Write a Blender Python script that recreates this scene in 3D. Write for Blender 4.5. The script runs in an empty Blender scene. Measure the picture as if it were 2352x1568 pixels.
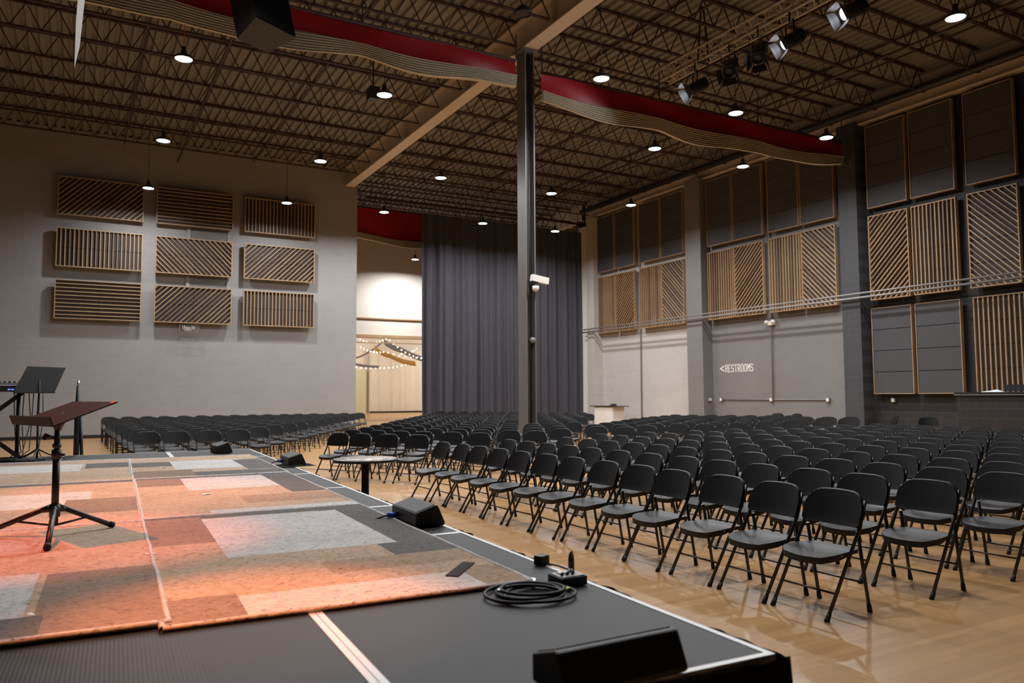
import bpy, math, random
from math import sin, cos, pi, radians as R, sqrt
from mathutils import Vector, Matrix
random.seed(7)
SC = bpy.context.scene
COL = SC.collection

# ------------------------------------------------------------------ materials
def new_mat(name):
    m = bpy.data.materials.new(name); m.use_nodes = True
    nt = m.node_tree
    b = nt.nodes.get('Principled BSDF')
    return m, nt, b
def mat(name, col, rough=0.5, metal=0.0, spec=0.5, var=0.12, scale=6.0, bump=0.0, bscale=60.0):
    m, nt, b = new_mat(name)
    b.inputs['Roughness'].default_value = rough; b.inputs['Metallic'].default_value = metal
    b.inputs['Specular IOR Level'].default_value = spec
    tc = nt.nodes.new('ShaderNodeTexCoord'); nz = nt.nodes.new('ShaderNodeTexNoise')
    nz.inputs['Scale'].default_value = scale; nz.inputs['Detail'].default_value = 3
    nt.links.new(tc.outputs['Object'], nz.inputs['Vector'])
    mp = nt.nodes.new('ShaderNodeMapRange'); mp.inputs['To Min'].default_value = 1 - var; mp.inputs['To Max'].default_value = 1 + var
    nt.links.new(nz.outputs['Fac'], mp.inputs['Value'])
    vm = nt.nodes.new('ShaderNodeVectorMath'); vm.operation = 'SCALE'; vm.inputs[0].default_value = col
    nt.links.new(mp.outputs['Result'], vm.inputs['Scale']); nt.links.new(vm.outputs['Vector'], b.inputs['Base Color'])
    if bump:
        n2 = nt.nodes.new('ShaderNodeTexNoise'); n2.inputs['Scale'].default_value = bscale; n2.inputs['Detail'].default_value = 2
        nt.links.new(tc.outputs['Object'], n2.inputs['Vector'])
        bp = nt.nodes.new('ShaderNodeBump'); bp.inputs['Strength'].default_value = bump; bp.inputs['Distance'].default_value = 0.01
        nt.links.new(n2.outputs['Fac'], bp.inputs['Height']); nt.links.new(bp.outputs['Normal'], b.inputs['Normal'])
    return m
def glow(name, col, s):
    m, nt, b = new_mat(name)
    b.inputs['Base Color'].default_value = (*col, 1); b.inputs['Emission Color'].default_value = (*col, 1); b.inputs['Emission Strength'].default_value = s
    return m
def block_mat(name, col, axes, dark=0.86, light=1.12):
    """painted concrete block, courses 0.203 m, blocks 0.406 m; axes = which object axes are across / up"""
    m, nt, b = new_mat(name)
    b.inputs['Roughness'].default_value = 0.6; b.inputs['Specular IOR Level'].default_value = 0.3
    tc = nt.nodes.new('ShaderNodeTexCoord'); sp = nt.nodes.new('ShaderNodeSeparateXYZ'); cb = nt.nodes.new('ShaderNodeCombineXYZ')
    nt.links.new(tc.outputs['Object'], sp.inputs[0])
    nt.links.new(sp.outputs[axes[0]], cb.inputs[0]); nt.links.new(sp.outputs[axes[1]], cb.inputs[1])
    br = nt.nodes.new('ShaderNodeTexBrick'); nt.links.new(cb.outputs[0], br.inputs['Vector'])
    br.inputs['Scale'].default_value = 1.0; br.inputs['Brick Width'].default_value = 0.406; br.inputs['Row Height'].default_value = 0.203
    br.inputs['Mortar Size'].default_value = 0.006; br.inputs['Mortar Smooth'].default_value = 0.4; br.inputs['Bias'].default_value = 0.0
    c = Vector(col)
    br.inputs['Color1'].default_value = (*(c * 0.98), 1); br.inputs['Color2'].default_value = (*(c * 1.03), 1); br.inputs['Mortar'].default_value = (*(c * light), 1)
    nz = nt.nodes.new('ShaderNodeTexNoise'); nz.inputs['Scale'].default_value = 0.7; nz.inputs['Detail'].default_value = 5
    nt.links.new(tc.outputs['Object'], nz.inputs['Vector'])
    mp = nt.nodes.new('ShaderNodeMapRange'); mp.inputs['To Min'].default_value = 0.93; mp.inputs['To Max'].default_value = 1.07
    nt.links.new(nz.outputs['Fac'], mp.inputs['Value'])
    vm = nt.nodes.new('ShaderNodeVectorMath'); vm.operation = 'SCALE'
    nt.links.new(br.outputs['Color'], vm.inputs[0]); nt.links.new(mp.outputs['Result'], vm.inputs['Scale'])
    nt.links.new(vm.outputs['Vector'], b.inputs['Base Color'])
    bp = nt.nodes.new('ShaderNodeBump'); bp.inputs['Strength'].default_value = 0.35; bp.inputs['Distance'].default_value = 0.01
    nt.links.new(br.outputs['Fac'], bp.inputs['Height']); bp.invert = True
    nt.links.new(bp.outputs['Normal'], b.inputs['Normal'])
    return m
def floor_mat():
    m, nt, b = new_mat('maple_gym_floor')
    tc = nt.nodes.new('ShaderNodeTexCoord'); br = nt.nodes.new('ShaderNodeTexBrick')
    nt.links.new(tc.outputs['Object'], br.inputs['Vector'])
    br.inputs['Scale'].default_value = 1.0; br.inputs['Brick Width'].default_value = 1.1; br.inputs['Row Height'].default_value = 0.057
    br.inputs['Mortar Size'].default_value = 0.0009; br.inputs['Bias'].default_value = 0.0; br.offset = 0.37
    br.inputs['Color1'].default_value = (0.415, 0.222, 0.088, 1); br.inputs['Color2'].default_value = (0.505, 0.28, 0.118, 1); br.inputs['Mortar'].default_value = (0.29, 0.155, 0.062, 1)
    mpg = nt.nodes.new('ShaderNodeMapping'); mpg.inputs['Scale'].default_value = (1.2, 24, 1)
    nt.links.new(tc.outputs['Object'], mpg.inputs['Vector'])
    nz = nt.nodes.new('ShaderNodeTexNoise'); nz.inputs['Scale'].default_value = 1.0; nz.inputs['Detail'].default_value = 4
    nt.links.new(mpg.outputs[0], nz.inputs['Vector'])
    mp = nt.nodes.new('ShaderNodeMapRange'); mp.inputs['To Min'].default_value = 0.86; mp.inputs['To Max'].default_value = 1.12
    nt.links.new(nz.outputs['Fac'], mp.inputs['Value'])
    vm = nt.nodes.new('ShaderNodeVectorMath'); vm.operation = 'SCALE'
    nt.links.new(br.outputs['Color'], vm.inputs[0]); nt.links.new(mp.outputs['Result'], vm.inputs['Scale'])
    nt.links.new(vm.outputs['Vector'], b.inputs['Base Color'])
    b.inputs['Roughness'].default_value = 0.3; b.inputs['Specular IOR Level'].default_value = 0.4
    return m
def jute_mat(name, col, fleck=0.3):
    m, nt, b = new_mat(name)
    b.inputs['Roughness'].default_value = 0.95; b.inputs['Specular IOR Level'].default_value = 0.1
    tc = nt.nodes.new('ShaderNodeTexCoord')
    mpg = nt.nodes.new('ShaderNodeMapping'); mpg.inputs['Scale'].default_value = (34, 150, 34)
    nt.links.new(tc.outputs['Object'], mpg.inputs['Vector'])
    nz = nt.nodes.new('ShaderNodeTexNoise'); nz.inputs['Scale'].default_value = 1.0; nz.inputs['Detail'].default_value = 4; nz.inputs['Roughness'].default_value = 0.7
    nt.links.new(mpg.outputs[0], nz.inputs['Vector'])
    cr = nt.nodes.new('ShaderNodeValToRGB'); nt.links.new(nz.outputs['Fac'], cr.inputs[0])
    c = Vector(col); e = cr.color_ramp.elements
    e[0].position = 0.34; e[0].color = (*(c * fleck), 1); e[1].position = 0.70; e[1].color = (*(c * 1.22), 1)
    k = e.new(0.43); k.color = (*(c * 0.9), 1)
    wv = nt.nodes.new('ShaderNodeTexWave'); wv.bands_direction = 'Y'; wv.inputs['Scale'].default_value = 26; wv.inputs['Distortion'].default_value = 1.5; wv.inputs['Detail'].default_value = 1
    nt.links.new(tc.outputs['Object'], wv.inputs['Vector'])
    mp = nt.nodes.new('ShaderNodeMapRange'); mp.inputs['To Min'].default_value = 0.82; mp.inputs['To Max'].default_value = 1.08
    nt.links.new(wv.outputs['Fac'], mp.inputs['Value'])
    vm = nt.nodes.new('ShaderNodeVectorMath'); vm.operation = 'SCALE'
    nt.links.new(cr.outputs['Color'], vm.inputs[0])
    m4 = nt.nodes.new('ShaderNodeMapping'); m4.inputs['Scale'].default_value = (48, 105, 48); m4.inputs['Rotation'].default_value = (0, 0, 0.3)
    nt.links.new(tc.outputs['Object'], m4.inputs['Vector'])
    n4 = nt.nodes.new('ShaderNodeTexNoise'); n4.inputs['Scale'].default_value = 1.0; n4.inputs['Detail'].default_value = 2
    nt.links.new(m4.outputs[0], n4.inputs['Vector'])
    r4 = nt.nodes.new('ShaderNodeMapRange'); r4.inputs['From Min'].default_value = 0.30; r4.inputs['From Max'].default_value = 0.36; r4.inputs['To Min'].default_value = 0.16; r4.inputs['To Max'].default_value = 1.0
    nt.links.new(n4.outputs['Fac'], r4.inputs['Value'])
    n5 = nt.nodes.new('ShaderNodeTexNoise'); n5.inputs['Scale'].default_value = 2.2; n5.inputs['Detail'].default_value = 3
    nt.links.new(tc.outputs['Object'], n5.inputs['Vector'])
    r5 = nt.nodes.new('ShaderNodeMapRange'); r5.inputs['To Min'].default_value = 0.78; r5.inputs['To Max'].default_value = 1.22
    nt.links.new(n5.outputs['Fac'], r5.inputs['Value'])
    ml = nt.nodes.new('ShaderNodeMath'); ml.operation = 'MULTIPLY'; nt.links.new(mp.outputs['Result'], ml.inputs[0]); nt.links.new(r4.outputs['Result'], ml.inputs[1])
    mm = nt.nodes.new('ShaderNodeMath'); mm.operation = 'MULTIPLY'; nt.links.new(ml.outputs[0], mm.inputs[0]); nt.links.new(r5.outputs['Result'], mm.inputs[1])
    nt.links.new(mm.outputs[0], vm.inputs['Scale'])
    nt.links.new(vm.outputs['Vector'], b.inputs['Base Color'])
    bp = nt.nodes.new('ShaderNodeBump'); bp.inputs['Strength'].default_value = 0.5; bp.inputs['Distance'].default_value = 0.006
    nt.links.new(nz.outputs['Fac'], bp.inputs['Height']); nt.links.new(bp.outputs['Normal'], b.inputs['Normal'])
    return m
def ribbed_mat(name, col, scale=170):
    m, nt, b = new_mat(name)
    b.inputs['Roughness'].default_value = 0.55; b.inputs['Specular IOR Level'].default_value = 0.35
    tc = nt.nodes.new('ShaderNodeTexCoord')
    w = nt.nodes.new('ShaderNodeTexWave'); w.bands_direction = 'X'; w.inputs['Scale'].default_value = scale / 6.28; w.inputs['Distortion'].default_value = 0
    nt.links.new(tc.outputs['Object'], w.inputs['Vector'])
    mp = nt.nodes.new('ShaderNodeMapRange'); mp.inputs['To Min'].default_value = 0.88; mp.inputs['To Max'].default_value = 1.1
    nt.links.new(w.outputs['Fac'], mp.inputs['Value'])
    vm = nt.nodes.new('ShaderNodeVectorMath'); vm.operation = 'SCALE'; vm.inputs[0].default_value = col
    nt.links.new(mp.outputs['Result'], vm.inputs['Scale']); nt.links.new(vm.outputs['Vector'], b.inputs['Base Color'])
    bp = nt.nodes.new('ShaderNodeBump'); bp.inputs['Strength'].default_value = 0.12; bp.inputs['Distance'].default_value = 0.003
    nt.links.new(w.outputs['Fac'], bp.inputs['Height']); nt.links.new(bp.outputs['Normal'], b.inputs['Normal'])
    return m
M = dict(
    floor=floor_mat(),
    wall_grey=block_mat('painted_block_grey', (0.30, 0.285, 0.278), (0, 2)),
    wall_side=block_mat('painted_block_mid_grey', (0.195, 0.183, 0.176), (1, 2)),
    wall_light=block_mat('painted_block_light', (0.52, 0.485, 0.46), (1, 2)),
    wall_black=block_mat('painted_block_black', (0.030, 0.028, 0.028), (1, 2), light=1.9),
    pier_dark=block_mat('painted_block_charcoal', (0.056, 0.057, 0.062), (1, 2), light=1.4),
    wall_far=mat('cream_paint', (0.72, 0.66, 0.58), 0.7, var=0.04, scale=1.0),
    drape=mat('cream_drape', (0.74, 0.69, 0.61), 0.9, var=0.08, scale=2.0),
    green=mat('green_lit_paint', (0.60, 0.62, 0.42), 0.7, var=0.05),  # green light on the far door, put into its colour
    deck=mat('roof_deck_primer', (0.215, 0.200, 0.180), 0.6, var=0.15, scale=0.8),
    joist=mat('red_oxide_primer', (0.05, 0.022, 0.017), 0.6, var=0.2, scale=3.0),
    beam=mat('tan_steel_paint', (0.64, 0.565, 0.49), 0.5, var=0.08, scale=1.5),
    column=mat('dark_grey_steel_paint', (0.15, 0.142, 0.138), 0.38, var=0.1, scale=2.0, spec=0.6),
    black=mat('black_plastic', (0.016, 0.016, 0.017), 0.45, var=0.15),
    blackm=mat('black_metal', (0.014, 0.014, 0.015), 0.4, 0.0, var=0.15),
    chairp=mat('black_resin', (0.0040, 0.0038, 0.0041), 0.50, spec=0.18, var=0.12, scale=40, bump=0.10, bscale=900),
    seatp=mat('black_resin_sheen', (0.0125, 0.0123, 0.0143), 0.48, spec=0.42, var=0.12, scale=40, bump=0.12, bscale=900),  # seat of the same black chair, lamp sheen lifted into the base colour
    tube=mat('black_powder_coat', (0.012, 0.012, 0.0108), 0.36, var=0.1, spec=0.6),
    rubber=mat('black_rubber', (0.010, 0.010, 0.010), 0.7),
    rivet=mat('bright_steel', (0.75, 0.75, 0.75), 0.25, 1.0),
    alu=mat('anodised_aluminium', (0.62, 0.61, 0.60), 0.45, 0.35, var=0.06, scale=8),
    deckp=ribbed_mat('charcoal_deck_surface', (0.0128, 0.0122, 0.0138)),
    skirt=mat('black_velour', (0.007, 0.007, 0.0075), 0.95, spec=0.1, var=0.3, scale=12),
    grille=mat('dark_grey_grille', (0.060, 0.058, 0.056), 0.6, var=0.1, scale=30, bump=0.25, bscale=500),
    wood=mat('pine_slat', (0.42, 0.272, 0.15), 0.55, var=0.22, scale=1.6),
    wood2=mat('pine_slat_darker', (0.27, 0.165, 0.10), 0.55, var=0.22, scale=1.6),
    felt=mat('charcoal_felt', (0.072, 0.061, 0.057), 0.95, spec=0.1, var=0.1, scale=4),
    feltg=mat('dark_grey_felt', (0.080, 0.078, 0.082), 0.95, spec=0.1, var=0.08, scale=4),
    feltb=mat('black_gap_board', (0.012, 0.011, 0.011), 0.95, spec=0.1),
    curtain=mat('black_stage_velour', (0.062, 0.060, 0.073), 0.85, spec=0.25, var=0.08, scale=3),
    red=mat('red_vinyl', (0.36, 0.007, 0.015), 0.42, var=0.08, scale=2),
    net=mat('cream_mesh_netting', (0.56, 0.51, 0.42), 0.9, var=0.1, scale=5),
    strap=mat('dark_webbing', (0.02, 0.02, 0.02), 0.8),
    pipe=mat('grey_conduit', (0.27, 0.255, 0.245), 0.45, 0.2, var=0.06),
    pipe_dark=mat('black_iron_pipe', (0.02, 0.019, 0.018), 0.5, var=0.15),
    white=mat('white_plastic', (0.78, 0.75, 0.70), 0.45, var=0.04),
    paper=mat('white_paper', (0.80, 0.80, 0.80), 0.8, var=0.03),
    cabinet=mat('white_laminate', (0.72, 0.68, 0.63), 0.5, var=0.04),
    top_dark=mat('dark_laminate', (0.03, 0.028, 0.026), 0.3),
    table=mat('grey_marble_laminate', (0.27, 0.245, 0.225), 0.25, var=0.15, scale=14, spec=0.6),
    desk=mat('brushed_black_tray', (0.02, 0.015, 0.014), 0.42, var=0.3, scale=18),
    truss=mat('truss_aluminium', (0.62, 0.54, 0.45), 0.45, 0.3, var=0.08),
    lens=glow('led_lens', (1.0, 0.985, 0.95), 30),
    lens2=glow('stage_light_lens', (0.90, 0.95, 1.0), 25),
    barn=mat('barn_door_lit_tone', (0.16, 0.165, 0.18), 0.6),  # black doors of the lit fixtures, lamp light painted in as a paler tone
    bulb=glow('fairy_bulb', (1.0, 0.88, 0.68), 5),
    blue=mat('pale_blue_voile', (0.36, 0.40, 0.55), 0.8), orange=mat('peach_voile', (0.80, 0.50, 0.18), 0.8),
    cord=mat('black_cord', (0.015, 0.015, 0.015), 0.6), cord_red_lit=mat('red_lit_cord', (0.55, 0.035, 0.02), 0.5),  # second cord carries the red light falling on it as its colour
    bluep=mat('blue_connector', (0.03, 0.06, 0.42), 0.4), label=mat('grey_faceplate', (0.42, 0.41, 0.39), 0.5, var=0.1, scale=40),
    orangep=mat('orange_sticker', (0.85, 0.16, 0.05), 0.5),
    line=mat('navy_floor_paint', (0.03, 0.032, 0.06), 0.35), screen=glow('lit_keys_text', (0.12, 0.22, 0.75), 1.2),
    hazel=mat('grey_hatch_paint', (0.17, 0.16, 0.155), 0.6), black_base=mat('black_vinyl_base', (0.012, 0.011, 0.010), 0.5),
)
J = dict(tan=jute_mat('jute_natural', (0.53, 0.378, 0.272)), brown=jute_mat('jute_brown', (0.42, 0.29, 0.205)),
         light=jute_mat('jute_bleached', (0.60, 0.565, 0.54)), dark=jute_mat('jute_charcoal', (0.165, 0.152, 0.145)),
         rust=jute_mat('jute_umber', (0.31, 0.22, 0.17)))

# ------------------------------------------------------------------ mesh building
class MB:
    def __init__(s): s.v = []; s.f = []; s.sm = []; s.mi = []
    def add(s, vs, fs, smooth=False, mi=0):
        b = len(s.v); s.v += [tuple(v) for v in vs]
        for f in fs: s.f.append(tuple(i + b for i in f)); s.sm.append(smooth); s.mi.append(mi)
        return s
    def box(s, c, d, rot=None, mi=0):
        x, y, z = d[0] / 2, d[1] / 2, d[2] / 2
        vs = [Vector(p) for p in ((-x, -y, -z), (x, -y, -z), (x, y, -z), (-x, y, -z), (-x, -y, z), (x, -y, z), (x, y, z), (-x, y, z))]
        if rot is not None: vs = [rot @ v for v in vs]
        c = Vector(c)
        return s.add([v + c for v in vs], [(0, 3, 2, 1), (4, 5, 6, 7), (0, 1, 5, 4), (1, 2, 6, 5), (2, 3, 7, 6), (3, 0, 4, 7)], mi=mi)
    def bb(s, x0, x1, y0, y1, z0, z1, mi=0):
        return s.box(((x0 + x1) / 2, (y0 + y1) / 2, (z0 + z1) / 2), (abs(x1 - x0), abs(y1 - y0), abs(z1 - z0)), mi=mi)
    def bar(s, p0, p1, w, h, up=(0, 0, 1), mi=0):
        p0, p1 = Vector(p0), Vector(p1); d = (p1 - p0); L = d.length; d.normalize()
        u = Vector(up); r = d.cross(u)
        if r.length < 1e-4: r = d.cross(Vector((1, 0, 0)))
        r.normalize(); u = r.cross(d)
        m = Matrix((r, d, u)).transposed()
        return s.box((p0 + p1) / 2, (w, L, h), m, mi)
    def tube(s, pts, r, n=8, cap=True, mi=0, smooth=True):
        pts = [Vector(p) for p in pts]; rs = r if isinstance(r, (list, tuple)) else [r] * len(pts)
        rings = []; prev = None
        for i, p in enumerate(pts):
            t = (pts[min(i + 1, len(pts) - 1)] - pts[max(i - 1, 0)]).normalized()
            if prev is None:
                a = t.cross(Vector((0, 0, 1)))
                if a.length < 1e-3: a = t.cross(Vector((1, 0, 0)))
            else: a = prev - t * prev.dot(t)
            a.normalize(); prev = a; b = t.cross(a)
            rings.append([p + (a * cos(2 * pi * k / n) + b * sin(2 * pi * k / n)) * rs[i] for k in range(n)])
        vs = [v for ring in rings for v in ring]; fs = []
        for i in range(len(rings) - 1):
            for k in range(n):
                k2 = (k + 1) % n
                fs.append((i * n + k, i * n + k2, (i + 1) * n + k2, (i + 1) * n + k))
        s.add(vs, fs, smooth, mi)
        if cap:
            b = len(s.v) - len(vs)
            s.f.append(tuple(b + k for k in range(n))[::-1]); s.sm.append(False); s.mi.append(mi)
            b2 = b + (len(rings) - 1) * n
            s.f.append(tuple(b2 + k for k in range(n))); s.sm.append(False); s.mi.append(mi)
        return s
    def lathe(s, prof, c=(0, 0, 0), n=24, mi=0, smooth=True):
        c = Vector(c); vs = []; fs = []
        for r, z in prof:
            for k in range(n): vs.append(c + Vector((r * cos(2 * pi * k / n), r * sin(2 * pi * k / n), z)))
        for i in range(len(prof) - 1):
            for k in range(n):
                k2 = (k + 1) % n; fs.append((i * n + k, i * n + k2, (i + 1) * n + k2, (i + 1) * n + k))
        return s.add(vs, fs, smooth, mi)
    def disc(s, c, r, n=24, mi=0, flip=False):
        c = Vector(c); vs = [c + Vector((r * cos(2 * pi * k / n), r * sin(2 * pi * k / n), 0)) for k in range(n)]
        return s.add(vs, [tuple(range(n))[::-1] if flip else tuple(range(n))], mi=mi)
    def prism(s, poly, axis, a0, a1, mi=0):
        """extrude a 2D polygon along axis: 'x' (poly y,z), 'y' (poly x,z), 'z' (poly x,y)"""
        def P(p, a): return {'x': (a, p[0], p[1]), 'y': (p[0], a, p[1]), 'z': (p[0], p[1], a)}[axis]
        n = len(poly); vs = [P(p, a0) for p in poly] + [P(p, a1) for p in poly]
        fs = [tuple(range(n))[::-1], tuple(range(n, 2 * n))] + [(i, (i + 1) % n, n + (i + 1) % n, n + i) for i in range(n)]
        return s.add(vs, fs, mi=mi)
    def grid(s, fn, nu, nv, smooth=True, mi=0, flip=False):
        vs = [fn(i / nu, j / nv) for j in range(nv + 1) for i in range(nu + 1)]; fs = []
        for j in range(nv):
            for i in range(nu):
                a = j * (nu + 1) + i; q = (a, a + 1, a + nu + 2, a + nu + 1)
                fs.append(q[::-1] if flip else q)
        return s.add(vs, fs, smooth, mi)
    def mesh(s, name, mats, fix=True):
        me = bpy.data.meshes.new(name); me.from_pydata(s.v, [], s.f)
        for m in (mats if isinstance(mats, (list, tuple)) else [mats]): me.materials.append(m)
        me.polygons.foreach_set('use_smooth', s.sm); me.polygons.foreach_set('material_index', s.mi)
        me.update()
        if fix:
            import bmesh
            bm = bmesh.new(); bm.from_mesh(me); bmesh.ops.recalc_face_normals(bm, faces=bm.faces); bm.to_mesh(me); bm.free()
        return me
    def build(s, name, mats, parent=None, loc=(0, 0, 0), rot=(0, 0, 0), fix=True):
        o = bpy.data.objects.new(name, s.mesh(name, mats, fix)); COL.objects.link(o)
        o.location = loc; o.rotation_euler = rot
        if parent: o.parent = parent
        return o
def tag(o, label=None, cat=None, group=None, kind=None):
    if label: o['label'] = label
    if cat: o['category'] = cat
    if group: o['group'] = group
    if kind: o['kind'] = kind
    return o
def thing(name, label, cat, loc=(0, 0, 0), rotz=0.0, group=None, rot=None):
    o = bpy.data.objects.new(name, None); COL.objects.link(o); o.location = loc
    o.rotation_euler = rot if rot else (0, 0, rotz); o.empty_display_size = 0.1
    return tag(o, label, cat, group)
def struct(name, mb, m, label=None, cat=None, fix=True):
    return tag(mb.build(name, m, fix=fix), label, cat, None, 'structure')
def dup(root, loc, rotz=0.0, label=None, group=None):
    r = root.copy(); COL.objects.link(r); r.location = loc; r.rotation_euler = (0, 0, rotz)
    if label: r['label'] = label
    if group: r['group'] = group
    for ch in list(root.children):
        c = ch.copy(); COL.objects.link(c); c.parent = r
        for g in list(ch.children):
            d = g.copy(); COL.objects.link(d); d.parent = c
    return r
ORD = 'front second third fourth fifth sixth seventh eighth ninth tenth eleventh twelfth thirteenth fourteenth fifteenth sixteenth seventeenth eighteenth nineteenth twentieth'.split()
def ordn(i): return 'first' if i == 0 else ORD[i]

# ------------------------------------------------------------------ camera (27 mm, slightly upward)
F_PX = 1775.33; YAW, PITCH, ROLL = -0.51477, 0.068941, -0.005492
CAM_H = 1.35
cam = bpy.data.cameras.new('camera'); co = bpy.data.objects.new('camera', cam); COL.objects.link(co)
cy, sy, cp, sp, cr, sr = cos(YAW), sin(YAW), cos(PITCH), sin(PITCH), cos(ROLL), sin(ROLL)
fwd = Vector((-sy * cp, cy * cp, sp)); rgt = Vector((cy, sy, 0)); upv = rgt.cross(fwd)
r_ = rgt * cr + upv * sr; u_ = upv * cr - rgt * sr
co.matrix_world = Matrix.Translation((0, 0, CAM_H)) @ Matrix((r_, u_, -fwd)).transposed().to_4x4()
cam.sensor_width = 36.0; cam.sensor_fit = 'HORIZONTAL'; cam.lens = F_PX / 2352 * 36.0
cam.clip_start = 0.05; cam.clip_end = 200
cam.dof.use_dof = True; cam.dof.focus_distance = 6.5; cam.dof.aperture_fstop = 2.8
SC.camera = co
def project(p):
    d = Vector(p) - Vector((0, 0, CAM_H)); z = d.dot(fwd)
    return (d.dot(r_) / z * F_PX + 1176, -d.dot(u_) / z * F_PX + 784, z) if z > 0.05 else (-9999, -9999, z)

# ------------------------------------------------------------------ room
XW, YW, ZC = 20.5, 29.12, 10.25          # right wall, panelled wall, roof deck
struct('floor', MB().bb(-15, 34, -9, 60, -0.2, 0), M['floor'])
b = MB()
b.bb(-15, 9.5, YW, YW + 0.35, 0, ZC)
struct('wall_left', b, M['wall_grey'])
struct('baseboard_left', MB().bb(-15, 9.5, YW - 0.02, YW, 0, 0.11), M['black_base'])
struct('wall_right_far', MB().bb(XW, XW + 0.3, 21.5, 29.2, 0, 9.45), M['wall_light'])
struct('wall_right_middle', MB().bb(XW, XW + 0.3, 14.9, 21.5, 0, 9.45), M['wall_side'])
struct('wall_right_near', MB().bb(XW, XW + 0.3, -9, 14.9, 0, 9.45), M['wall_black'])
struct('wall_right_top', MB().bb(XW, XW + 0.3, -9, 38, 9.45, ZC), M['beam'])
struct('wall_back', MB().bb(-15, XW, -9.3, -9, 0, ZC), M['wall_black'])
struct('wall_stage', MB().bb(-15.3, -15, -9.3, 29.2, 0, ZC), M['wall_black'])
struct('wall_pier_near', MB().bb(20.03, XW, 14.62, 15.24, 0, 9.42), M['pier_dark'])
struct('wall_pier_middle', MB().bb(20.03, XW, 21.2, 22.02, 0, 9.42), M['wall_side'])
struct('wall_pier_far', MB().bb(20.03, XW, 28.0, 28.5, 0, 9.3), M['wall_light'])
struct('trim_opening_jamb', MB().bb(20.1, 20.45, 28.62, 29.2, 0, 9.0), M['white'])
# corrugated roof deck, ribs along the hall
b = MB(); prof = []
x = -15.0
while x < 34:
    prof += [(x, ZC), (x + 0.115, ZC), (x + 0.14, ZC + 0.06), (x + 0.225, ZC + 0.06)]; x += 0.25
vs = [(p[0], -9, p[1]) for p in prof] + [(p[0], 40, p[1]) for p in prof]; n = len(prof)
b.add(vs, [(i, i + 1, n + i + 1, n + i) for i in range(n - 1)])
struct('ceiling', b, M['deck'], fix=False)
# steel beam (I section) along the hall and ledger on the right wall
b = MB(); BX = 9.14
b.bb(BX - 0.185, BX + 0.185, -9, 28.95, 9.5, 9.54).bb(BX - 0.02, BX + 0.02, -9, 28.95, 9.54, 10.2).bb(BX - 0.185, BX + 0.185, -9, 28.95, 10.2, 10.24)
for k in range(0, 9): b.bb(BX - 0.17, BX + 0.17, -8 + 4.4 * k, -7.985 + 4.4 * k, 9.54, 10.2)
struct('ceiling_beam', b, M['beam'], 'long tan steel beam resting on the grey column and running to the panelled wall', 'beam')
b = MB(); b.bb(20.2, 20.5, -9, 28.6, 9.36, 9.39).bb(20.44, 20.5, -9, 28.6, 9.39, 9.75).bb(20.2, 20.5, -9, 28.6, 9.75, 9.78)
struct('ceiling_beam_ledger', b, M['beam'], 'tan steel ledger beam along the top of the black panel wall', 'beam')
# H section column
b = MB(); cx, cyy = 9.13, 15.42
b.bb(cx - 0.13, cx - 0.10, cyy - 0.19, cyy + 0.19, 0, 9.42).bb(cx + 0.10, cx + 0.13, cyy - 0.19, cyy + 0.19, 0, 9.42).bb(cx - 0.10, cx + 0.10, cyy - 0.012, cyy + 0.012, 0, 9.42)
b.bb(cx - 0.22, cx + 0.22, cyy - 0.25, cyy + 0.25, 9.46, 9.5).bb(cx - 0.2, cx + 0.2, cyy - 0.2, cyy + 0.2, 0, 0.03).bb(cx - 0.13, cx + 0.13, cyy - 0.19, cyy + 0.19, 9.42, 9.46)
col = struct('column', b, M['column'], 'dark grey steel column standing among the chairs under the tan beam', 'column')
MB().tube([(cx + 0.02, cyy - 0.1, 0), (cx + 0.02, cyy - 0.1, 9.4)], 0.022).build('conduit', M['pipe_dark'], col)
# roof joists along X, both sides of the beam
def joist_mesh(x0, x1, name):
    b = MB()
    for s in (-0.025, 0.025):
        b.bb(x0, x1, s - 0.018, s + 0.018, 0.0, 0.035).bb(x0, x1, s - 0.018, s + 0.018, 0.58, 0.62)
    n = int(round((x1 - x0) / 0.62)); st = (x1 - x0) / n
    for i in range(n):
        xa = x0 + i * st
        b.bar((xa, 0, 0.02), (xa + st / 2, 0, 0.6), 0.022, 0.022).bar((xa + st / 2, 0, 0.6), (xa + st, 0, 0.02), 0.022, 0.022)
    return b.mesh(name, M['joist'])
jl, jr, jf = joist_mesh(-15, 8.93, 'roof_joist'), joist_mesh(9.35, 20.2, 'roof_joist_side'), joist_mesh(9.5, 30, 'roof_joist_far')
ys = [0.5 + 1.5 * k for k in range(-5, 25)]
for y in ys:
    for me, side in ((jl, 'the stage side'), (jr, 'the black wall side')) if y < 28.7 else ((jf, 'far'),):
        o = bpy.data.objects.new('ceiling_joist', me); COL.objects.link(o); o.location = (0, y, 9.61)
        tag(o, None, None, 'open web roof joists', 'structure')
for i, x in enumerate((-8.2, -3.1, 1.2, 5.3, 11.6, 14.6, 17.6)):
    b = MB(); b.bar((x, -9, 9.66), (x, 28.0, 9.66), 0.035, 0.035).bar((x + 0.12, -9, 10.2), (x + 0.12, 28.0, 10.2), 0.035, 0.035)
    struct('ceiling_bridging', b, M['joist'])
def pipe(name, pts, r, m, label, cat='pipe', hang=None):
    b = MB(); b.tube(pts, r, 10)
    o = b.build(name, M[m]); return tag(o, label, cat)
pipe('sprinkler_pipe', [(16.9, -8, 9.5), (16.9, 28.4, 9.5)], 0.035, 'joist', 'thin dark sprinkler pipe under the joists on the black wall side')
pipe('sprinkler_pipe', [(2.9, -8, 9.52), (2.9, 28.7, 9.52)], 0.03, 'joist', 'thin dark sprinkler pipe under the joists above the stage side')
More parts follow.
